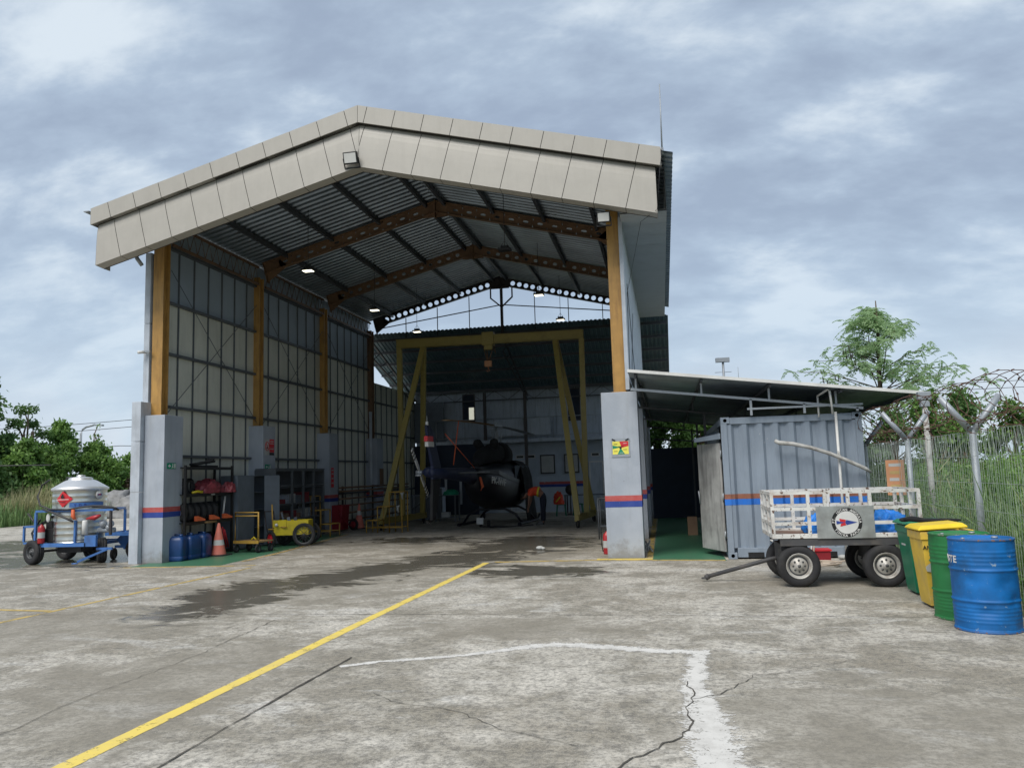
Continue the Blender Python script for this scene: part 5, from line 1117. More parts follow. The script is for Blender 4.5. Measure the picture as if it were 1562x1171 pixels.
b = MB(); b.tube([(-.50,-.10,.32), (-.52,-.12,.72), (-.53,-.12,1.08)], .018, 8); b.tube([(-.62,-.12,.44),(-.42,-.12,.44)], .018, 8); b.tube([(-.48,-.2,.5),(-.35,-.25,.52),(-.2,-.34,.50),(-.1,-.34,.5)], .016, 6); b.tube([(-.5,-.1,.4),(-.35,-.3,.38)], .014, 6); b.build('drawbar', M['yellow'], WG)
b = MB(); b.lathe([(.04,0),(.04,.05)], (-.36,-.33,.56), (0,-1,0), 14); b.build('lamp_glass', M['white'], WG)
b = MB(); b.beam((-.25,.1,.5),(-.35,.15,.86),.02,.05); b.beam((.05,.1,.5),(.0,.15,.72),.03,.1); b.beam((-.05,-.1,.5),(-.12,-.1,.74),.02,.08); tag(b.build('wagon_tools', M['locker'], WG), None) 
hw = thing('hand_truck', 'small hand truck with a red wheel just left of the yellow wagon', 'hand truck', (-10.05, 19.0, 0)); wheel(hw, (0,0,.2), (.65,1,0), .2, .08, M['signred'], .62, holes=0); b = MB(); b.tube([(-.1,.1,.2),(-.25,.2,.5),(-.3,.2,.9)], .015, 6); b.tube([(.0,.3,.2),(-.1,.4,.5),(-.15,.4,.9)], .015, 6); b.tube([(-.3,.2,.9),(-.15,.4,.9)], .015, 6); b.build('truck_frame', M['dsteel'], hw)
# mesh cabinet
MC = thing('mesh_cabinet', 'tall grey cabinet with wire mesh doors behind the yellow wagon', 'cabinet', (-10.6, 21.5, 0))
b = MB()
for y in (19.72, 20.72, 21.42, 22.10, 22.78): b.box(-10.36,-10.30,y-.03,y+.03,.05,2.0)
for z in (.08, .62, 1.04, 1.55, 1.97): b.box(-10.355,-10.305,19.75,22.75,z-.02,z+.02)
b.box(-10.9,-10.36,22.80,22.84,.05,2.0); b.box(-10.9,-10.36,19.70,19.74,.05,2.0); b.box(-10.9,-10.3,19.7,22.84,2.003,2.03); b.box(-10.92,-10.9,19.7,22.84,.05,2.0); b.build('frame', M['girt'], MC, world=True)
for z in (.62, 1.04, 1.5): b = MB(); b.box(-10.88,-10.38,19.76,22.78,z-.012,z+.008); b.build('shelf', M['locker'], MC, world=True)
b = MB(); R = random.Random(3)
for i in range(40):
    y = 19.8+i*.0745; b.box(-10.333,-10.331,y-.002,y+.002,.1,1.95)
for i in range(24): z = .12+i*.076; b.box(-10.330,-10.328,19.75,22.75,z-.002,z+.002)
b.build('wire_mesh', M['girt'], MC, world=True)
for z0 in (.63, 1.05):
    y = 19.95
    while y < 22.5:
        wd = R.uniform(.12,.3); hh = R.uniform(.1,.3); b = MB(); b.box(-10.8,-10.45,y,y+wd,z0,z0+hh); y += wd+R.uniform(.03,.25)
        m_ = R.choice([M['locker'], M['binred'], M['rearwall'], M['card'], M['paper']]); tag(b.build('storage_box', m_), 'small stored box on a shelf inside the mesh cabinet', 'box', 'boxes inside the mesh cabinet')
# yellow step stands
def steps(name, label, loc, rz, w_, levels, m, gap):
    t = thing(name, label, 'step stand', loc, rz, 'yellow tube step stands'); 
    for s in (0, 1):
        b = MB(); yy = s*w_
        xs = [0] + [l[0] for l in levels]
        for (xa, (xb, z)) in zip(xs[:-1], levels):
            b.tube([(xa, yy, 0), (xa, yy, z)], .02, 6); b.tube([(xa, yy, z), (xb, yy, z)], .02, 6); b.tube([(xb, yy, .0), (xb, yy, z)], .02, 6)
        b.tube([(0, yy, .16), (xs[-1], yy, .16)], .018, 6); b.build('side_frame', m, t)
    for (xa, (xb, z)) in zip(xs[:-1], levels):
        for x in (xa, xb): b = MB(); b.tube([(x, .0, z), (x, w_, z)], .018, 6); b.build('cross_tube', m, t)
    return t
s1 = steps('step_stand', 'yellow tube step stand behind the yellow wagon, with rag tied to it', (-9.80, 22.1, 0), pi-.10, -.55, [(.32,.37), (.66,.78), (1.26,1.20)], M['yellow'], 0)
s2 = steps('step_stand', 'yellow tube step stand in front of the left crane leg', (-9.20, 23.45, 0), -.08, .45, [(.38,.38), (.78,.80), (1.2,1.24)], M['yellow'], 0)
for nm, lab, loc in (('white_rag', 'pale rag tied to the post of the step stand behind the wagon', (-10.85,22.2,.95)), ('white_rag', 'white rag tied to the top corner of the front step stand', (-7.98,23.35,1.17)), ('white_rag', 'white rag hanging from the middle rail of the front step stand', (-8.12,23.33,.78))):
    b = MB(); x, y, z = loc; b.tube([(x-.05,y,z+.03), (x,y-.02,z), (x+.05,y,z+.05)], [.02,.045,.02], 6); b.tube([(x,y-.02,z),(x+.01,y-.02,z-.16)], [.035,.015], 6); tag(b.build(nm, M['paper']), lab, 'rag')
# red bin, wheelbarrow wheel
rb = thing('red_wheeled_box', 'dark red box trolley with a small wheel at the third pillar', 'box trolley', (-10.55, 24.55, 0)); b = MB(); b.prism([(-.28,.0),(.16,.05),(.22,.85),(-.28,.85)], (0,-.3,0), (1,0,0), (0,0,1), (0,.6,0)); b.build('box', M['binred'], rb, bevel=.01)
wheel(rb, (.33,.35,.19), (.3,1,0), .19, .06, M['binred'], .55, holes=0); b = MB(); b.tube([(.05,-.3,.80),(.2,-.32,.4),(.38,.3,.05)], .02, 6); b.build('handle', M['binred'], rb)
# pipe rack
PR = thing('pipe_rack', 'low rack of long brown pipes along the left wall at the back', 'rack', (-10.55, 28, 0))
for y in (25.2, 28.0, 31.0): b = MB(); b.box(-10.75,-10.70,y-.03,y+.03,0,1.45); b.build('rack_post', M['dsteel'], PR, world=True)
for z in (.30, .55, .80, 1.03, 1.28, 1.40): b = MB(); b.tube([(-10.62,24.7,z), (-10.60,31.8,z+.02)], .03, 8); b.build('pipe', M['rafter'], PR, world=True)
eb = thing('wall_switch_box', 'small brown box on the fourth left pillar', 'switch box', (-10.66, PY0+3*BAY+.4, 1.75)); b = MB(); b.box(-.03,.03,-.14,.14,-.3,.3); b.build('case', M['rafter'], eb, bevel=.01)

# ------------------------------------------------------------------ gantry crane
GC = thing('gantry_crane', 'tall yellow gantry crane on wheels standing over the helicopter', 'crane', (-5.7, 25.8, 0))
def GP(l): return [tuple(p) for p in l]
def leg(nm, a, c, w_=.17): b = MB(); b.beam(a, c, w_, .13, up=(0,1,0)); return b.build(nm, M['cyellow'], GC, world=True)
b = MB(); b.beam((-8.98, 25.95, 6.32), (-2.40, 25.6, 6.20), .16, .24); bm_ = b.build('top_beam', M['cyellow'], GC, world=True)
b = MB(); b.beam((-8.98, 25.95, 6.455), (-2.40, 25.6, 6.335), .24, .03); b.beam((-8.98, 25.95, 6.185), (-2.40, 25.6, 6.065), .24, .03); b.build('beam_flange', M['cyellow'], GC, world=True)
leg('upright_leg', (-8.93,26.15,.25), (-8.9,25.95,6.2)); leg('upright_leg', (-2.52,25.5,.25), (-2.47,25.6,6.08))
leg('slanted_leg', (-9.05,24.45,.3), (-8.0,25.9,6.2)); leg('slanted_leg', (-8.72,27.75,.3), (-8.0,25.9,6.2))
leg('slanted_leg', (-2.66,24.1,.3), (-3.36,25.65,6.1)); leg('slanted_leg', (-2.42,27.0,.3), (-3.34,25.65,6.1))
leg('base_beam', (-9.08,24.35,.3), (-8.68,27.95,.3), .2); leg('base_beam', (-2.68,23.95,.3), (-2.42,27.2,.3), .2)
for x, y in ((-9.08,24.42), (-8.72,27.88), (-2.66,24.0), (-2.44,27.1)):
    wheel(GC, (x+5.7, y-25.8, .12), (.9,.4,0), .12, .06, M['rimd'], .5, holes=0); b = MB(); b.beam((x-.05,y,.10),(x-.05,y,.24),.02,.08,up=(0,1,0)); b.beam((x+.05,y,.10),(x+.05,y,.24),.02,.08,up=(0,1,0)); b.build('caster_fork', M['dsteel'], GC, world=True)
b = MB(); b.beam((-2.64,24.0,.0+.02),(-2.64,24.0,.3),.08,.03); b.build('jack', M['cyellow'], GC, world=True)
b = MB(); b.box(-5.86,-5.46,25.62,25.92,6.05,6.5); b.box(-5.8,-5.52,25.66,25.88,5.9,6.05); b.build('hoist_trolley', M['cyellow'], GC, world=True, bevel=.01)
b = MB()
for x0, x1 in ((-5.82,-5.70), (-5.72,-5.68), (-5.50,-5.66)): b.tube([(x0,25.75,5.95), (x1,25.75,5.5)], .018, 5)
b.tube([(-5.45,25.7,6.0), (-5.40,25.72,5.75), (-5.48,25.75,5.9)], .014, 5); b.build('hoist_chain', M['rafter'], GC, world=True)
b = MB(); b.box(-5.80,-5.56,25.68,25.82,5.32,5.52); b.tube([(-5.68,25.75,5.32),(-5.68,25.75,5.24),(-5.63,25.75,5.18),(-5.70,25.75,5.15),(-5.74,25.75,5.2)], .018, 6); b.build('hook_block', M['signor'], GC, world=True, bevel=.01)

# ------------------------------------------------------------------ helicopter (nose away from the camera)
HX, HY = -5.72, 26.9
HE = thing('helicopter', 'black helicopter with dark blue tail fin, parked nose inwards under the crane', 'helicopter', (HX, HY, 0), radians(-4.5))
def fsec(y, w_, zb, zt, p=2.6, n=20, xc=0):
    out = []; zc, h = (zb+zt)/2, (zt-zb)/2
    for k in range(n):
        a = 2*pi*k/n; ca, sa = cos(a), sin(a); out.append((xc+w_/2*math.copysign(abs(ca)**(2/p), ca), y, zc+h*math.copysign(abs(sa)**(2/p), sa)))
    return out
b = MB(); b.loft([fsec(-2.9,.46,1.22,1.88), fsec(-2.3,.86,.92,1.98), fsec(-1.7,1.12,.70,2.05), fsec(-.9,1.28,.56,2.10), fsec(0,1.34,.52,2.14), fsec(1.0,1.36,.52,2.14), fsec(1.8,1.24,.54,2.02), fsec(2.4,1.0,.60,1.72,2.3), fsec(2.9,.66,.68,1.36,2.2), fsec(3.2,.25,.80,1.10,2)]); fu = b.build('fuselage', M['heli'], HE)
b = MB(); b.loft([fsec(-7.0+.7,.18,1.66,1.90,2), fsec(-5,.27,1.58,1.92,2), fsec(-3.6,.36,1.48,1.92,2), fsec(-2.6,.46,1.36,1.90,2.2)]); b.build('tail_boom', M['heliblue'], HE)
b = MB(); b.loft([fsec(-2.3,.3,1.95,2.15), fsec(-1.8,.56,2.02,2.48), fsec(-1.1,.74,2.08,2.66), fsec(-.3,.80,2.08,2.72), fsec(.5,.72,2.08,2.62), fsec(1.2,.40,2.08,2.3)]); cw = b.build('engine_cowling', M['cloth'], HE)
for s in (-1, 1):
    b = MB(); b.tube([(s*.20,-1.0,2.45), (s*.26,-1.15,2.66), (s*.30,-1.3,2.78), (s*.31,-1.34,2.84)], [.13,.15,.14,.07], 12); b.build('exhaust_cover', M['cloth'], HE)
# fin, edge towards camera
def slab(pts, th, m, nm, par=HE):
    b = MB(); b.prism(pts, (-th/2,0,0), (0,1,0), (0,0,1), (th,0,0)); return b.build(nm, m, par, bevel=.015)
ZT0 = -5.75
slab([(ZT0-.52,1.60), (ZT0+.12,1.60), (ZT0+.12,1.95), (ZT0-.28,2.60), (ZT0-.62,3.05), (ZT0-.90,3.05), (ZT0-.75,2.5), (ZT0-.50,1.95)], .085, M['heliblue'], 'upper_fin')
slab([(ZT0-.50,1.598), (ZT0+.10,1.598), (ZT0-.18,.95), (ZT0-.35,.50), (ZT0-.62,.50), (ZT0-.60,.95)], .085, M['cloth'], 'lower_fin')
for z0, z1, m in ((2.62, 2.76, M['signred']), (2.48, 2.615, M['white'])):
    y0 = lambda z: ZT0-.50-(z-1.95)*.40; b = MB(); b.box(-.050, .050, y0(z0)-.15, y0(z0)+.28, z0, z1); b.build('flag_band', m, HE)
b = MB(); b.lathe([(.03,3.05),(.045,3.08),(.035,3.15),(.01,3.17)], (0,ZT0-.8,0), n=12); b.tube([(0,ZT0-.8,3.16),(0,ZT0-.8,3.32)], .006, 4); b.build('beacon', M['white'], HE)
b = MB(); b.tube([(0,ZT0-.48,.52), (0,ZT0-.75,.42), (0,ZT0-.95,.50)], .018, 6); b.build('tail_skid', M['dsteel'], HE)
# tail rotor on the left of the fin
b = MB(); b.ball((-.20,ZT0-.15,1.80), .155, 16, 10, (1.3,1,1)); b.tube([(-.3,ZT0-.15,1.80), (-.50,ZT0-.15,1.80)], .04, 10); b.build('tail_gearbox', M['heliblue'], HE)
for k in (0, 1):
    a = radians(132+180*k); d = Vector((0, -cos(a), sin(a))) if False else Vector((0, cos(a), sin(a))); q = Vector((0, -sin(a), cos(a))); c0 = Vector((-.50, ZT0-.15, 1.80)); b = MB()
    b.prism([(.06,-.035), (.20,-.065), (.84,-.065), (.84,.065), (.20,.065), (.06,.035)], c0, d, q, (.018,0,0)); tb = b.build('tail_rotor_blade', M['white'], HE)
    b = MB()
    for s in (.5, .62, .74): b.prism([(s,-.066), (s+.05,-.066), (s+.05,.066), (s,.066)], c0+Vector((-.002,0,0)), d, q, (.022,0,0))
    b.build('black_stripes', M['black'], tb)
b = MB(); b.tube([(-.42,ZT0-.25,1.72), (-.58,ZT0-.25,1.72)], .03, 8); b.tube([(-.6,ZT0-.15,1.8), (-.42,ZT0-.15,1.8)], .06, 10); b.build('tail_rotor_hub', M['galv'], HE)
# stabiliser with strap, stripe, mast, blades
b = MB(); b.prism([(-1.0,-.02),(1.0,-.02),(1.0,.02),(-1.0,.02)], (0,-4.5,1.76), (1,0,0), (0,0,1), (0,.38,0)); b.build('stabiliser', M['helistripe'], HE, bevel=.01)
b = MB(); b.tube([(0,.0,2.6), (0,.0,3.36)], .045, 12); b.tube([(-.12,.02,2.7),(-.16,.02,3.2)], .02, 6); b.tube([(.14,.02,2.7),(.18,.02,3.2)], .02, 6); b.tube([(0,.22,2.68),(0,.2,3.18)], .018, 6); b.build('mast', M['galv'], HE)
b = MB(); b.obox((0,0,3.38), (.22,.9,.09)); b.obox((0,0,3.44), (.12,.22,.12)); b.beam((-.24,0,3.26),(.24,0,3.26),.05,.04); b.build('rotor_head', M['galv'], HE, bevel=.015)
for s in (-1, 1):
    b = MB(); rows = []
    for i in range(13): t = i/12; y = s*(.45+4.63*t); z = 3.40-.10*t*t-.02; w_ = .09 if i == 0 else .165; rows.append([(-w_,y,z), (0,y,z+.014), (w_,y,z), (0,y,z-.014)])
    b.loft(rows, smooth=False); b.build('main_rotor_blade', M['galv'] if s > 0 else M['wood'], HE)
for pts, r_ in (([(-.1,-4.9,2.9), (.35,-3.6,1.9)], .013), ([(.12,-4.3,3.3), (-.0,-4.5,2.0)], .015), ([(.3,-2.9,1.62), (.34,-2.8,1.32), (.31,-2.9,1.2)], [.03,.05,.02])): b = MB(); b.tube(pts, r_, 6); b.build('tie_down_strap', M['orange'], HE)
letters('registration', 'PK-IWF', .30, M['white'], fu, (.50,-2.34,1.42), (.20,.975,-.12), (0,.1,1), depth=.006, bold=.006) 
letters('registration', 'PK-IWF', .20, M['paper'], fu, (.60,-1.75,1.30), (.24,.97,-.12), (0,.1,1), depth=.004) if False else None
b = MB(); b.sheet([[(.24,-2.86,1.82), (.25,-2.86,1.74)], [(.42,-2.3,1.84), (.43,-2.3,1.72)], [(.565,-1.7,1.82), (.57,-1.7,1.68)], [(.635,-.9,1.66), (.637,-.9,1.52)], [(.685,.1,1.52), (.686,.1,1.40)], [(.692,1.0,1.42), (.692,1.0,1.30)]]); b.build('side_stripe', M['helistripe'], fu, fix=False, solid=.006)
for y0, y1 in ((-.1,.75), (.82,1.65)):
    b = MB(); b.box(.655,.672,y0,y1,1.45,1.98); b.build('door_window', M['glass'], fu)
for x in (-1.05, 1.05):
    b = MB(); b.tube([(x,-1.15,.045), (x,-1.0,.045), (x,1.4,.045), (x,1.62,.10), (x,1.74,.22)], .045, 10); b.tube([(x,-1.2,.045),(x,-.9,.045)], .06, 10); b.build('skid', M['heli'], HE)
for y in (-.75, 1.0): b = MB(); b.tube([(-1.05,y,.06), (-.82,y,.36), (-.45,y,.54), (.45,y,.54), (.82,y,.36), (1.05,y,.06)], .04, 10); b.build('cross_tube', M['heli'], HE)
for x, y in ((-.9,-.9),): pass
# black cover draped over the nose and right side
b = MB(); rows = []
cur = [(-.3,2.20),(.15,2.19),(.45,2.14),(.66,1.96),(.76,1.6),(.80,1.2),(.82,.8),(.86,.4),(.93,.03)]
for i in range(15):
    y = .55+i*.17; k = 1-max(0,(y-1.6)/2.6)**1.5; row = []
    for j, (x, z) in enumerate(cur):
        wob = .035*sin(y*9+j*.7)*(j/8); row.append((x*k*(1.0 if j < 4 else 1.0)+wob, y+.03*sin(j*2.+y*3), max(.03, z*(1 if j > 5 else (.35*k+.65)) - (.05*sin(y*7) if j == 8 else 0))))
    rows.append(row)
b.sheet(rows, True); cv = b.build('nose_cover', M['cloth'], HE, fix=False, solid=.01)
b = MB(); b.loft([fsec(-.35,.88,2.0,2.76), fsec(.2,.9,2.0,2.82,2.4), fsec(.7,.78,2.0,2.70,2.4), fsec(1.15,.5,2.0,2.38,2.2)]); b.build('cowling_cover', M['cloth'], HE)
gw = thing('ground_handling_wheel', 'small wheel pack with a white guard on the floor beside the left skid', 'wheel', (-5.95,25.2,0)); wheel(gw, (0,0,.11), (1,.2,0), .11, .1, M['rimd'], .5, holes=0); wheel(gw, (.25,.05,.11), (1,.2,0), .11, .1, M['rimd'], .5, holes=0); b = MB(); b.obox((.0,-.13,.20), (.22,.03,.22), (-.5,0,.1)); b.build('guard', M['white'], gw)
b = MB(); b.tube([(-5.9,25.1,.02),(-5.2,24.9,.02),(-4.6,25.2,.02),(-4.3,25.6,.02)], .02, 6); b.tube([(-5.6,25.0,.02),(-5.3,25.15,.03),(-5.0,24.95,.02),(-5.2,24.8,.03),(-5.6,24.9,.02)], .025, 6); tag(b.build('floor_cable', M['cable']), 'black cable lying on the floor behind the helicopter skids', 'cable')

# ------------------------------------------------------------------ person bending at the nose cover
def skinned(name, nodes, edges, m, parent, sub=2):
    me = bpy.data.meshes.new(name); me.from_pydata([n[0] for n in nodes], edges, []); me.materials.append(m)
    o = bpy.data.objects.new(name, me); COL.objects.link(o)
    if parent: o.parent = parent
    o.modifiers.new('skin', 'SKIN')
    if not me.skin_vertices: bpy.context.view_layer.update()
    for i, n in enumerate(nodes):
        r = n[1]; r = (r, r) if not isinstance(r, tuple) else r
        me.skin_vertices[0].data[i].radius = r
    me.skin_vertices[0].data[0].use_root = True
    s = o.modifiers.new('sub', 'SUBSURF'); s.levels = sub; s.render_levels = sub
    for p in me.polygons: p.use_smooth = True
    return o
PE = thing('person', 'person in an orange vest and dark trousers bending over beside the nose cover', 'person', (-4.05, 25.9, 0))
# facing -x (towards the helicopter); hips over the feet, trunk bent forward
hip = (.10,.0,.93)
nodes = [(hip,(.13,.15)), ((.0,.0,1.02),(.12,.14)), ((-.17,0,1.10),(.12,.16)), ((-.33,0,1.08),(.10,.16)), ((-.41,0,1.04),.055), ((-.48,0,.99),(.075,.07)), ((-.57,0,.93),(.095,.08)), ((-.62,0,.87),.07),
 ((-.35,-.19,1.03),.055), ((-.37,-.23,.80),.045), ((-.40,-.18,.58),.034), ((-.41,-.17,.53),(.03,.02)), ((-.35,.19,1.03),.055), ((-.38,.22,.80),.045), ((-.44,.16,.60),.034), ((-.46,.15,.55),(.03,.02)),
 ((.08,-.10,.86),.095), ((.05,-.11,.48),.062), ((.06,-.12,.09),.042), ((-.04,-.13,.035),(.04,.03)), ((.08,.10,.86),.095), ((.02,.11,.48),.062), ((.05,.12,.09),.042), ((-.05,.13,.035),(.04,.03))]
edges = [(0,1),(1,2),(2,3),(3,4),(4,5),(5,6),(6,7),(3,8),(8,9),(9,10),(10,11),(3,12),(12,13),(13,14),(14,15),(0,16),(16,17),(17,18),(18,19),(0,20),(20,21),(21,22),(22,23)]
for s, base in ((-1, (-.41,-.17,.53)), (1, (-.46,.15,.55))):
    hi = 11 if s < 0 else 15
    for dx, L in ((-.022,.06), (-.008,.07), (.006,.066), (.019,.052)):
        i0 = len(nodes); nodes += [((base[0]+dx, base[1], base[2]-.045), .008), ((base[0]+dx-.01, base[1]+.006, base[2]-.05-L*.6), .0075), ((base[0]+dx-.02, base[1]+.012, base[2]-.05-L), .006)]; edges += [(hi, i0), (i0, i0+1), (i0+1, i0+2)]
    i0 = len(nodes); nodes += [((base[0]-.03, base[1]-.01, base[2]-.01), .009), ((base[0]-.05, base[1]-.012, base[2]-.05), .007)]; edges += [(hi, i0), (i0, i0+1)]
skinned('body', nodes, edges, M['skin'], PE)
skinned('trousers', [((.10,0,.94),(.145,.165)), ((.0,0,1.03),(.135,.155)), ((.08,-.10,.84),.115), ((.06,-.11,.48),.085), ((.06,-.12,.10),.075), ((.08,.10,.84),.115), ((.04,.11,.48),.085), ((.05,.12,.10),.075)], [(0,1),(0,2),(2,3),(3,4),(0,5),(5,6),(6,7)], M['navy'], PE)
skinned('vest', [((-.0,0,1.05),(.145,.165)), ((-.17,0,1.12),(.145,.185)), ((-.33,0,1.09),(.12,.18)), ((-.38,0,1.06),(.085,.12)), ((-.34,-.20,1.03),.08), ((-.355,-.215,.93),.07), ((-.34,.20,1.03),.08), ((-.36,.215,.93),.07)], [(0,1),(1,2),(2,3),(2,4),(4,5),(2,6),(6,7)], M['vest'], PE)
b = MB(); 
rr = []
for k in range(21):
    a = 2*pi*k/20; rr.append([(-.08+.11*sin(a)*.25-.03, .196*cos(a), 1.08+.165*sin(a)), (-.08+.11*sin(a)*.25+.03, .190*cos(a), 1.07+.165*sin(a))])
b.sheet(rr, True); b.build('reflective_band', M['vestband'], PE, fix=False, solid=.004)
b = MB(); b.ball((-.585,0,.955), .098, 14, 10, (1,.88,1.0)); b.build('hair', M['hair'], PE)
b = MB(); b.ball((-.655,-.03,.885), .011, 6, 5); b.ball((-.655,.03,.885), .011, 6, 5); b.build('eyes', M['black'], PE); b = MB(); b.ball((-.672,0,.86), .015, 6, 5, (1.2,.8,1.4)); b.ball((-.60,-.084,.885), .02, 6, 5, (.7,.5,1.2)); b.ball((-.60,.084,.885), .02, 6, 5, (.7,.5,1.2)); b.build('nose_and_ears', M['skin'], PE)
for y in (-.13, .13): b = MB(); b.loft([[(x-.05,y+w_*.045,z) for x, w_, z in ((.11,-1,0), (.11,1,0), (-.10,1,0), (-.13,0,0), (-.10,-1,0))], [(x-.05,y+w_*.042,z) for x, w_, z in ((.11,-1,.05), (.11,1,.05), (-.08,1,.05), (-.12,0,.04), (-.08,-1,.05))], [(x-.05,y+w_*.035,z) for x, w_, z in ((.10,-1,.12), (.10,1,.12), (.02,1,.12), (.0,0,.12), (.02,-1,.12))]], smooth=False); b.build('boot', M['black'], PE)

# ------------------------------------------------------------------ rear furniture
WB = thing('work_bench', 'grey steel workbench behind the tail of the helicopter', 'bench', (-8.1, 28.9, 0))
b = MB()
for x in (-8.48,-7.72):
    for y in (28.6,29.2): b.box(x-.025,x+.025,y-.025,y+.025,0,.95)
b.box(-8.5,-7.7,28.58,29.22,.952,.98); b.box(-8.48,-7.72,28.6,29.2,.14,.16); b.build('frame', M['girt'], WB, world=True)
b = MB(); b.box(-8.3,-8.0,28.75,29.0,.162,.34); tag(b.build('white_carton', M['paper'], bevel=.004), 'pale carton on the lower shelf of the workbench', 'box')
lump('green_net', 'heap of green netting on top of the workbench', 'netting', (-7.95, 28.9, .982), (.28, .2, .18), M['signgreen'], 31)
b = MB(); b.box(-8.22,-8.14,29.0,29.06,.982,1.7); b.box(-7.72,-7.64,29.3,29.36,.6,1.5) ; tag(b.build('leaning_boards', M['galv']), 'two narrow pale boards standing behind the workbench', 'boards')
for i, (x, y, w_, d, h, m, lab) in enumerate(((-9.3,29.6,.7,.5,1.0,'locker','dark cabinet between the crane legs and the workbench'), (-8.9,30.4,.5,.4,1.25,'rearwall','grey cabinet at the back behind the left crane leg'))):
    t = thing('low_cabinet', lab, 'cabinet', (x,y,0)); b = MB(); b.box(-w_/2,w_/2,-d/2,d/2,.05,h); b.build('case', M[m], t, bevel=.006); b = MB(); b.box(-w_/2+.03,-.005,-d/2-.012,-d/2-.001,.09,h-.04); b.box(.005,w_/2-.03,-d/2-.012,-d/2-.001,.09,h-.04); b.build('doors', M['girt'], t); b = MB(); b.box(-.05,-.03,-d/2-.03,-d/2-.013,h*.5,h*.6); b.build('handle', M['galv'], t)
b = MB(); b.tube([(-9.6,29.2,.5),(-8.9,29.2,.95)], .02, 6); b.tube([(-9.5,29.15,.3),(-9.5,29.15,1.0)], .02, 6); tag(b.build('leaning_rods', M['galv']), 'thin metal rods leaning in front of the dark cabinet', 'rods')
# green stools and a vest over one
def stool(x, y, lab):
    t = thing('green_stool', lab, 'stool', (x,y,0), .2, 'green plastic stools'); b = MB(); b.box(-.19,.19,-.19,.19,.43,.46); b.build('seat', M['bingreen'], t, bevel=.01)
    for sx in (-1,1):
        for sy in (-1,1): b = MB(); b.beam((sx*.19,sy*.19,0),(sx*.15,sy*.15,.43),.035,.035); b.build('leg', M['bingreen'], t)
stool(-4.05, 30.9, 'green stool with an orange and yellow vest piled on it'); stool(-3.4, 31.1, 'plain green stool between the vest and the right crane leg')
lump('safety_vest', 'crumpled orange vest piled on the green stool', 'vest', (-4.12, 30.85, .462), (.2,.17,.42), M['vest'], 41); b = MB(); b.beam((-4.05,30.70,.75),(-4.22,30.68,.55),.04,.05); tag(b.build('reflective_strip', M['vestband']), 'yellow strip on the vest lying on the stool', 'strip')
TB = thing('dark_table', 'long dark table against the rear wall right of the stools', 'table', (-3.0, 32.6, 0)); b = MB(); b.box(-1.1,1.1,-.4,.4,.74,.78); b.build('table_top', M['locker'], TB)
for sx in (-1.05,1.05):
    for sy in (-.35,.35): b = MB(); b.box(sx-.025,sx+.025,sy-.025,sy+.025,0,.74); b.build('leg', M['dsteel'], TB)
BK = thing('pedestal_fan', 'dark pedestal fan right of the stools before the rear wall', 'fan', (-3.75, 31.6, 0)); b = MB(); b.lathe([(.2,0),(.2,.03),(.03,.05),(.02,.9)], n=16); b.build('stand', M['dsteel'], BK); b = MB(); b.lathe([(.02,-.03),(.2,-.02),(.2,.03),(.02,.05)], (0,0,1.0), (0,1,0), 20); b.build('fan_head', M['dsteel'], BK)
FS = thing('tube_stand', 'grey tube stand half hidden by the right front pillar', 'stand', (-1.5, 20.1, 0)); b = MB()
for x in (-1.68,-1.3): b.tube([(x,19.9,0),(x,19.9,1.0)], .018, 6); b.tube([(x,20.5,0),(x,20.5,1.0)], .018, 6)
b.tube([(-1.68,19.9,1.0),(-1.3,19.9,1.0),(-1.3,20.5,1.0),(-1.68,20.5,1.0)], .018, 6, closed=True); b.build('frame', M['girt'], FS, world=True); b = MB(); b.box(-1.69,-1.29,19.9,20.5,.3,.32); b.build('shelf', M['girt'], FS, world=True)
# ------------------------------------------------------------------ vegetation
def quad_object(name, V, m, parent=None, loc=None):
    """V: (n,4,3) array of leaf corners"""
    n = len(V); me = bpy.data.meshes.new(name); me.vertices.add(n*4); me.vertices.foreach_set('co', np.ascontiguousarray(V, dtype=np.float32).ravel())
    me.loops.add(n*4); me.loops.foreach_set('vertex_index', np.arange(n*4, dtype=np.int32)); me.polygons.add(n); me.polygons.foreach_set('loop_start', np.arange(0, n*4, 4, dtype=np.int32))
    me.materials.append(m); me.update(calc_edges=True)
    o = bpy.data.objects.new(name, me); COL.objects.link(o)
    if parent: o.parent = parent
    return o
def rhombi(c, d, w, length, width, rs):
    """leaf rhombus from centre c, direction d, side w (unit arrays)"""
    L = (length*.5)[:, None]; W = (width*.5)[:, None]
    sh = (rs.random(len(c))*.3)[:, None]
    return np.stack([c-d*L, c+w*W-d*L*sh, c+d*L, c-w*W-d*L*sh], 1)
def unit(a): return a/np.maximum(np.linalg.norm(a, axis=1, keepdims=True), 1e-9)
def crown(clumps, density, size, rs, droop=.25, aspect=.5):
    out = []
    for (cx, cy, cz, r, fl) in clumps:
        n = int(density*r*r*(1 if r > .3 else 1.4)); p = unit(rs.normal(size=(n, 3))); rad = rs.random(n)**.42
        lump_ = 1+.22*np.sin(p[:,0]*5+cx*3)+.18*np.sin(p[:,1]*7+cy)+.15*np.sin(p[:,2]*6+cz)
        q = p*(rad*lump_*r)[:, None]; q[:, 2] *= fl
        # gather the leaves on twigs: pull to random twig points
        k = max(6, n//14); tw = q[rs.integers(0, n, k)]; idx = rs.integers(0, k, n); q = q*.35+tw[idx]*.65 + rs.normal(size=(n,3))*size*.5
        d = unit(p*.7+rs.normal(size=(n,3))*.7+np.array([0,0,-droop])); w = unit(np.cross(d, rs.normal(size=(n,3))))
        s = size*(.6+.8*rs.random(n)); out.append(rhombi(q+np.array([cx,cy,cz]), d, w, s, s*aspect, rs))
    return np.concatenate(out)
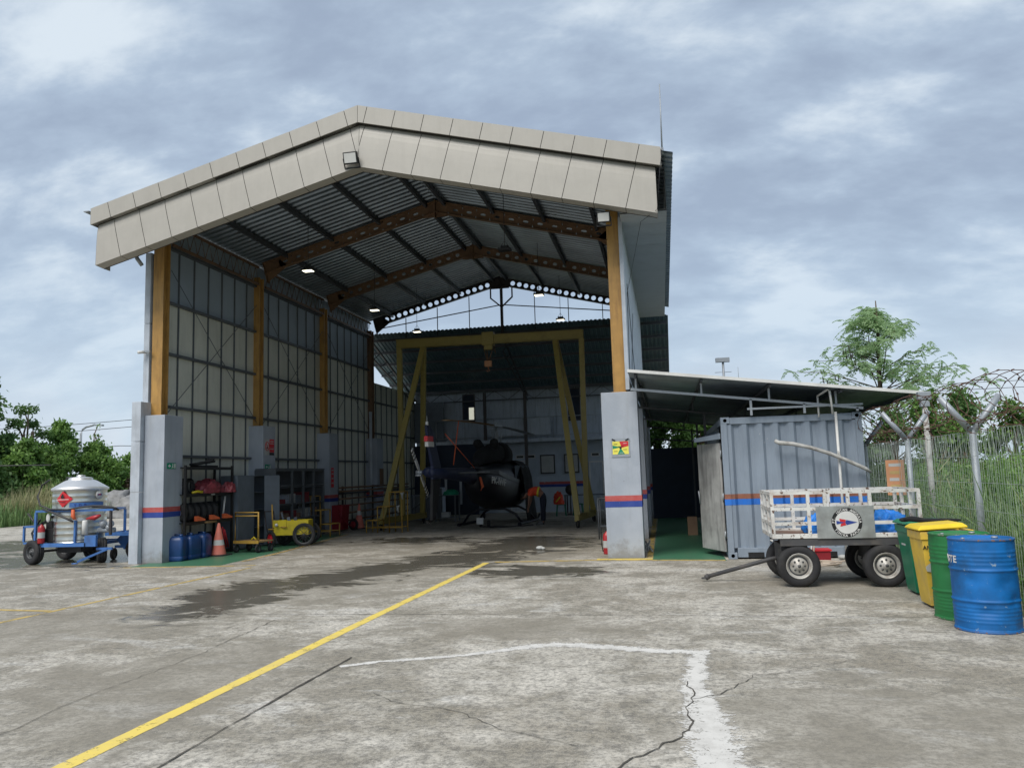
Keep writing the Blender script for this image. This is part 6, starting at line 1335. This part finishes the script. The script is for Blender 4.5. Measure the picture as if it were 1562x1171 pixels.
def limb(b, a, c, r0, r1, R, k=5, wob=.12):
    a, c = Vector(a), Vector(c); L = (c-a).length; pts = []; rr = []
    for i in range(k+1):
        t = i/k; p = a.lerp(c, t)+Vector((R.uniform(-1,1), R.uniform(-1,1), R.uniform(-.5,.5)))*wob*L*.25*(0 if i in (0,k) else 1); pts.append(p); rr.append(r0+(r1-r0)*t)
    b.tube(pts, rr, 6)
def tree(name, label, x, y, h, spread, seed, leaf='leafdark', size=.22, dens=900, bare=.35, clumps=12, cat='tree', fl=.75, group=None, crad=(.26,.48)):
    R = random.Random(seed); rs = np.random.default_rng(seed); t = thing(name, label, cat, (x, y, 0), 0, group); cl = []; b = MB()
    limb(b, (0,0,-.1), (R.uniform(-.2,.2)*spread*.3, R.uniform(-.2,.2)*spread*.3, h*.72), .035*h**.8, .012*h, R, 6)
    for i in range(clumps):
        a = R.uniform(0, 2*pi); f = i/(clumps-1); z = h*(bare+(1-bare-.1)*f); rr = spread*(.62*(1-f**2.2)+.08)*R.uniform(.45,1.0)
        c = (rr*cos(a), rr*sin(a), z*R.uniform(.92,1.05)); r = spread*R.uniform(*crad)*(1-.35*f); cl.append((*c, r, fl)); limb(b, (0,0,max(.15*h, z*.6)), c, .011*h, .004*h, R, 4, .3)
    b.build('trunk', M['bark'], t); quad_object('crown', crown(cl, dens, size, rs), M[leaf], t); return t
G_L = 'trees and bushes beyond the left edge of the apron'
tree('broadleaf_tree', 'tall dark tree at the far left edge of the picture', -37.3, 37.0, 8.6, 3.3, 1, 'leafdark', .30, 620, .35, 14, group=G_L)
tree('wispy_tree', 'open flat branched tree with see-through crown left of the street lamp', -36.4, 39.6, 7.0, 3.8, 2, 'leafdark', .22, 230, .40, 18, group=G_L, fl=.35, crad=(.16,.34))
tree('bushy_tree', 'dense round topped green tree between the wispy tree and the street lamp', -36.0, 42.0, 6.2, 2.8, 3, 'leafmid', .28, 900, .1, 14, group=G_L)
tree('slender_sapling', 'slender sparse sapling right of the street lamp', -36.6, 45.6, 6.4, 1.1, 4, 'leafmid', .20, 200, .3, 12, group=G_L, crad=(.2,.4))
labs = ['dark bush under the tall tree at the left edge', 'dark bush behind the pale reeds on the left', 'broad green bush behind the fuel trailer tank', 'bright green bush right of the tank', 'green bush left of the hangar pillar', 'brownish bush beside the grey sheeted heap', 'low dark bush in front of the wispy tree', 'bush touching the left edge of the hangar pillar']
for i, (x, y, h, sp, lf, lab) in enumerate(((-34.6,34.6,4.0,2.6,'leafdark',0), (-34.4,37.4,4.3,2.7,'leafmid',1), (-34.5,40.2,4.5,2.7,'leafmid',2), (-34.6,43.4,4.6,2.6,'leafmid',3), (-34.6,46.8,4.0,2.5,'leafmid',4), (-33.0,44.4,2.4,1.7,'leafbrown',5), (-36.2,37.6,5.2,2.5,'leafdark',6), (-34.4,49.4,4.4,2.4,'leafdark',7))):
    tree('bush', labs[lab], x, y, h, sp, 20+i, lf, .25, 1150, .0, 20, 'bush', .8, G_L)
back = MB()
# tall grass and reeds (uncountable)
def blades(name, n, region, h, w_, m, seed, lean=.35, heads=False):
    rs = np.random.default_rng(seed); x = region[0]+(region[1]-region[0])*rs.random(n); y = region[2]+(region[3]-region[2])*rs.random(n)
    dens = .5+.5*np.sin(x*1.3+seed)*np.sin(y*.9+1.7*seed)+.35*rs.random(n); H_ = h[0]+(h[1]-h[0])*rs.random(n)**1.3; H_ *= np.clip(.6+.5*dens, .35, 1.15)
    a = rs.random(n)*2*pi; l = lean*rs.random(n)*H_; b0 = np.stack([x, y, np.full(n, -.06)], 1); m1 = b0+np.stack([np.cos(a)*l*.3, np.sin(a)*l*.3, H_*.6], 1); tp = b0+np.stack([np.cos(a)*l, np.sin(a)*l, H_*(1-.18*rs.random(n))], 1)
    s = np.stack([-np.sin(a+.8*rs.random(n)), np.cos(a), np.zeros(n)], 1)*(w_*(.6+.8*rs.random(n)))[:, None]*.5
    q1 = np.stack([b0-s, b0+s, m1+s, m1-s], 1); q2 = np.stack([m1-s, m1+s, tp+s*.12, tp-s*.12], 1); return tag(quad_object(name, np.concatenate([q1, q2]), m), kind='stuff')
tag(blades('left_grass', 14000, (-33.5,-29.5,24,52), (.4,1.35), .05, M['grass'], 1), 'green weeds along the left edge of the apron', 'grass')
tag(blades('pale_reeds', 1300, (-32.5,-30.2,32.0,37.2), (1.2,2.2), .035, M['reed'], 2, .3), 'pale seeding reeds beyond the fuel trailer', 'reeds')
tag(blades('tall_grass', 17000, (4.0,8.5,5.5,24), (.5,1.75), .022, M['grass'], 3, 1.0), 'tall green grass growing beyond the mesh fence', 'grass')
tag(blades('far_tall_grass', 9000, (8.5,14,8,30), (.9,2.3), .03, M['grass'], 4, .5), 'tall grass field further beyond the fence', 'grass')
tag(blades('dry_stalks', 700, (4.3,8,8,22), (1.2,2.3), .014, M['reed'], 5, .4), 'dry pale stalks among the tall grass', 'stalks')
# leafy weeds in the grass
rs = np.random.default_rng(77); W_ = []
for i in range(430):
    x, y = 4.0+rs.random()*4.5, 6.5+rs.random()*17; W_.append((x, y, .15+rs.random()**1.3*1.45, .22+rs.random()*.32, .85))
tag(quad_object('leafy_weeds', crown(W_, 900, .08, rs, .3, .35), M['leafmid']), 'leafy green weeds tangled in the tall grass', 'weeds', kind='stuff')
G_R = 'bushes beyond the fence'
for i, (x, y, h, sp, lf, lab) in enumerate(((5.3,19.5,3.1,1.5,'leafdark','dark bush behind the fence just right of the container'), (6.8,22,3.5,1.7,'leafmid','bush behind the fence under the feathery tree'), (8.2,24,3.7,1.6,'leafdark','dark round bush between the two Y shaped posts'), (10.2,25.5,3.5,1.8,'leafmid','bright green bush right of the second Y post'), (12.2,26.5,4.1,2.2,'leafdark','dark palm like bush at the far right edge'), (8.6,19.5,2.9,1.3,'leafmid','low green bush rising from the tall grass at right'))):
    tree('bush', lab, x, y, h, sp, 40+i, lf, .15, 1500, .0, 15, 'bush', .8, G_R)
hs = thing('pink_house_roof', 'faded pink roofed shed far beyond the tall grass on the right', 'shed', (11.4, 22.5, 0)); b = MB(); b.prism([(-1.6,1.9),(0,2.55),(1.6,1.9)], (0,-1.5,0), (1,0,0), (0,0,1), (0,3,0)); b.build('roof', mat('pink_roof', (.36,.2,.19), .8), hs); b = MB(); b.box(-1.4,1.4,-1.4,1.4,0,1.9); b.build('wall', M['card'], hs)
# trees seen through the back of the lean-to
for i, (x, y) in enumerate(((-.2,30.6), (1.5,30.8), (.7,30.0))): tree('bush', ('bright bush seen through the gap under the lean-to, left', 'bright bush seen through the gap under the lean-to, middle', 'nearest bright bush in the middle of the gap under the lean-to')[i], x, y, 4.5, 1.5, 60+i, 'leafmid', .16, 2200, .0, 22, 'bush', .85)
# feathery tree behind the container
def feathery(label, x, y, h, seed):
    R = random.Random(seed); rs = np.random.default_rng(seed); t = thing('feathery_tree', label, 'tree', (x, y, 0)); b = MB(); C_ = []
    top = Vector((.05, 0, h*.93)); trunk = [Vector((0,0,-.1)), Vector((.06,.05,h*.3)), Vector((-.03,0,h*.55)), Vector((.05,.03,h*.8)), top]; b.tube(trunk, [.11,.09,.07,.045,.015], 8)
    tips = []
    nb = 74
    for i in range(nb):
        f = .22+.76*(i/(nb-1)); z = h*f; a = R.uniform(0, 2*pi)
        reach = (4.3 if f < .62 else 3.0)*(1-f)**.6*R.uniform(.35,1.05) + .15
        if f < .62 and cos(a) < 0: reach *= 1.15
        up = reach*R.uniform(.25,.55); p0 = Vector((0,0,z*.9)); p1 = Vector((reach*cos(a)*.55, reach*sin(a)*.55, z*.9+up*.75)); p2 = Vector((reach*cos(a), reach*sin(a), z*.9+up*.85)); b.tube([p0, p1, p2], [.022,.013,.005], 5)
        tips += [(p1, p2-p1, reach), (p0.lerp(p1,.6), p1-p0, reach)]
    b.build('trunk', M['bark'], t)
    for (p, d, reach) in tips:
        for k in range(10):
            q = p+d*R.uniform(0,1.05)+Vector((R.uniform(-.12,.12), R.uniform(-.12,.12), R.uniform(-.08,.12)))
            a = R.uniform(0,2*pi); fr = Vector((cos(a), sin(a), R.uniform(-.5,.35))).normalized(); L = R.uniform(.22,.46)
            m_ = 12; u = np.linspace(.1, 1, m_); fr_ = np.array(fr); side = np.cross(fr_, [0,0,1]); side /= np.linalg.norm(side)+1e-9
            base = np.array(q)+fr_*(u*L)[:,None]+np.array([0,0,-1])*((u**2)*L*.4)[:,None]
            for s in (-1, 1):
                dd = unit(side*s*.9+fr_*.35+np.array([0,0,-.45])+rs.normal(size=(m_,3))*.12); ln = np.full(m_, .10)*(1.15-.5*u); C_.append(rhombi(base+dd*(ln*.5)[:,None], dd, unit(np.cross(dd, rs.normal(size=(m_,3)))), ln, np.full(m_, .032), rs))
    quad_object('crown', np.concatenate(C_), M['leaffeather'], t)
    b = MB()
    for (cx, cz, n_) in ((-.75,h*.70,16), (-1.45,h*.58,14), (-.25,h*.76,8), (.1,h*.62,8)):
        for k in range(n_): px, pz, py = cx+R.uniform(-.28,.28), cz+R.uniform(-.2,.25), R.uniform(-.5,.3); L = R.uniform(.14,.24); b.add([(px-.014,py,pz), (px+.014,py,pz), (px+.018,py+.01,pz-L), (px-.010,py+.01,pz-L)], [(0,1,2,3)])
    b.build('seed_pods', M['pod'], t); return t
feathery('feathery leaved tree with dark seed pods behind the container and fence', 6.75, 26.0, 7.25, 5)

# street lamp and wires far left
sl_ = thing('street_lamp', 'grey curved street lamp beyond the trees on the left', 'street lamp', (-49.7, 60, 0)); b = MB(); b.tube([(0,0,0), (0,0,6.4), (.15,0,6.75), (.5,0,6.95), (1.3,0,7.1)], .09, 8); b.build('post', M['galv'], sl_); b = MB(); b.obox((1.75,0,7.05), (.8,.25,.14), (0,.08,0)); b.build('lamp_head', M['galv'], sl_)
G_W = 'power lines'
for i, (z0, z1, y, lab) in enumerate(((9.1,8.6,75,'upper thin power line crossing behind the street lamp'), (8.3,7.9,75,'middle thin power line crossing behind the street lamp'), (6.2,5.6,72,'lowest power line passing just above the far bushes'))):
    b = MB(); b.tube([(-95+5*k, y, z0+(z1-z0)*k/16-.5*sin(pi*(k % 8)/8)) for k in range(17)], .03, 4); tag(b.build('power_line', M['cable']), lab, 'power line', G_W)
b = MB(); b.tube([(-40,33,2.95), (-33,33.5,2.9), (-29.8,34,2.85)], .03, 6); tag(b.build('old_rail', M['chassis']), 'thin grey rail running in front of the dark bushes at left', 'rail')
for i, z in enumerate((4.9, 5.2)): b = MB(); b.tube([(3+4*k, 38, z-.1*sin(pi*(k%5)/5)) for k in range(12)], .012, 4); tag(b.build('power_line', M['cable']), ('lower','upper')[i]+' thin wire in the sky above the razor wire at right', 'power line', G_W)
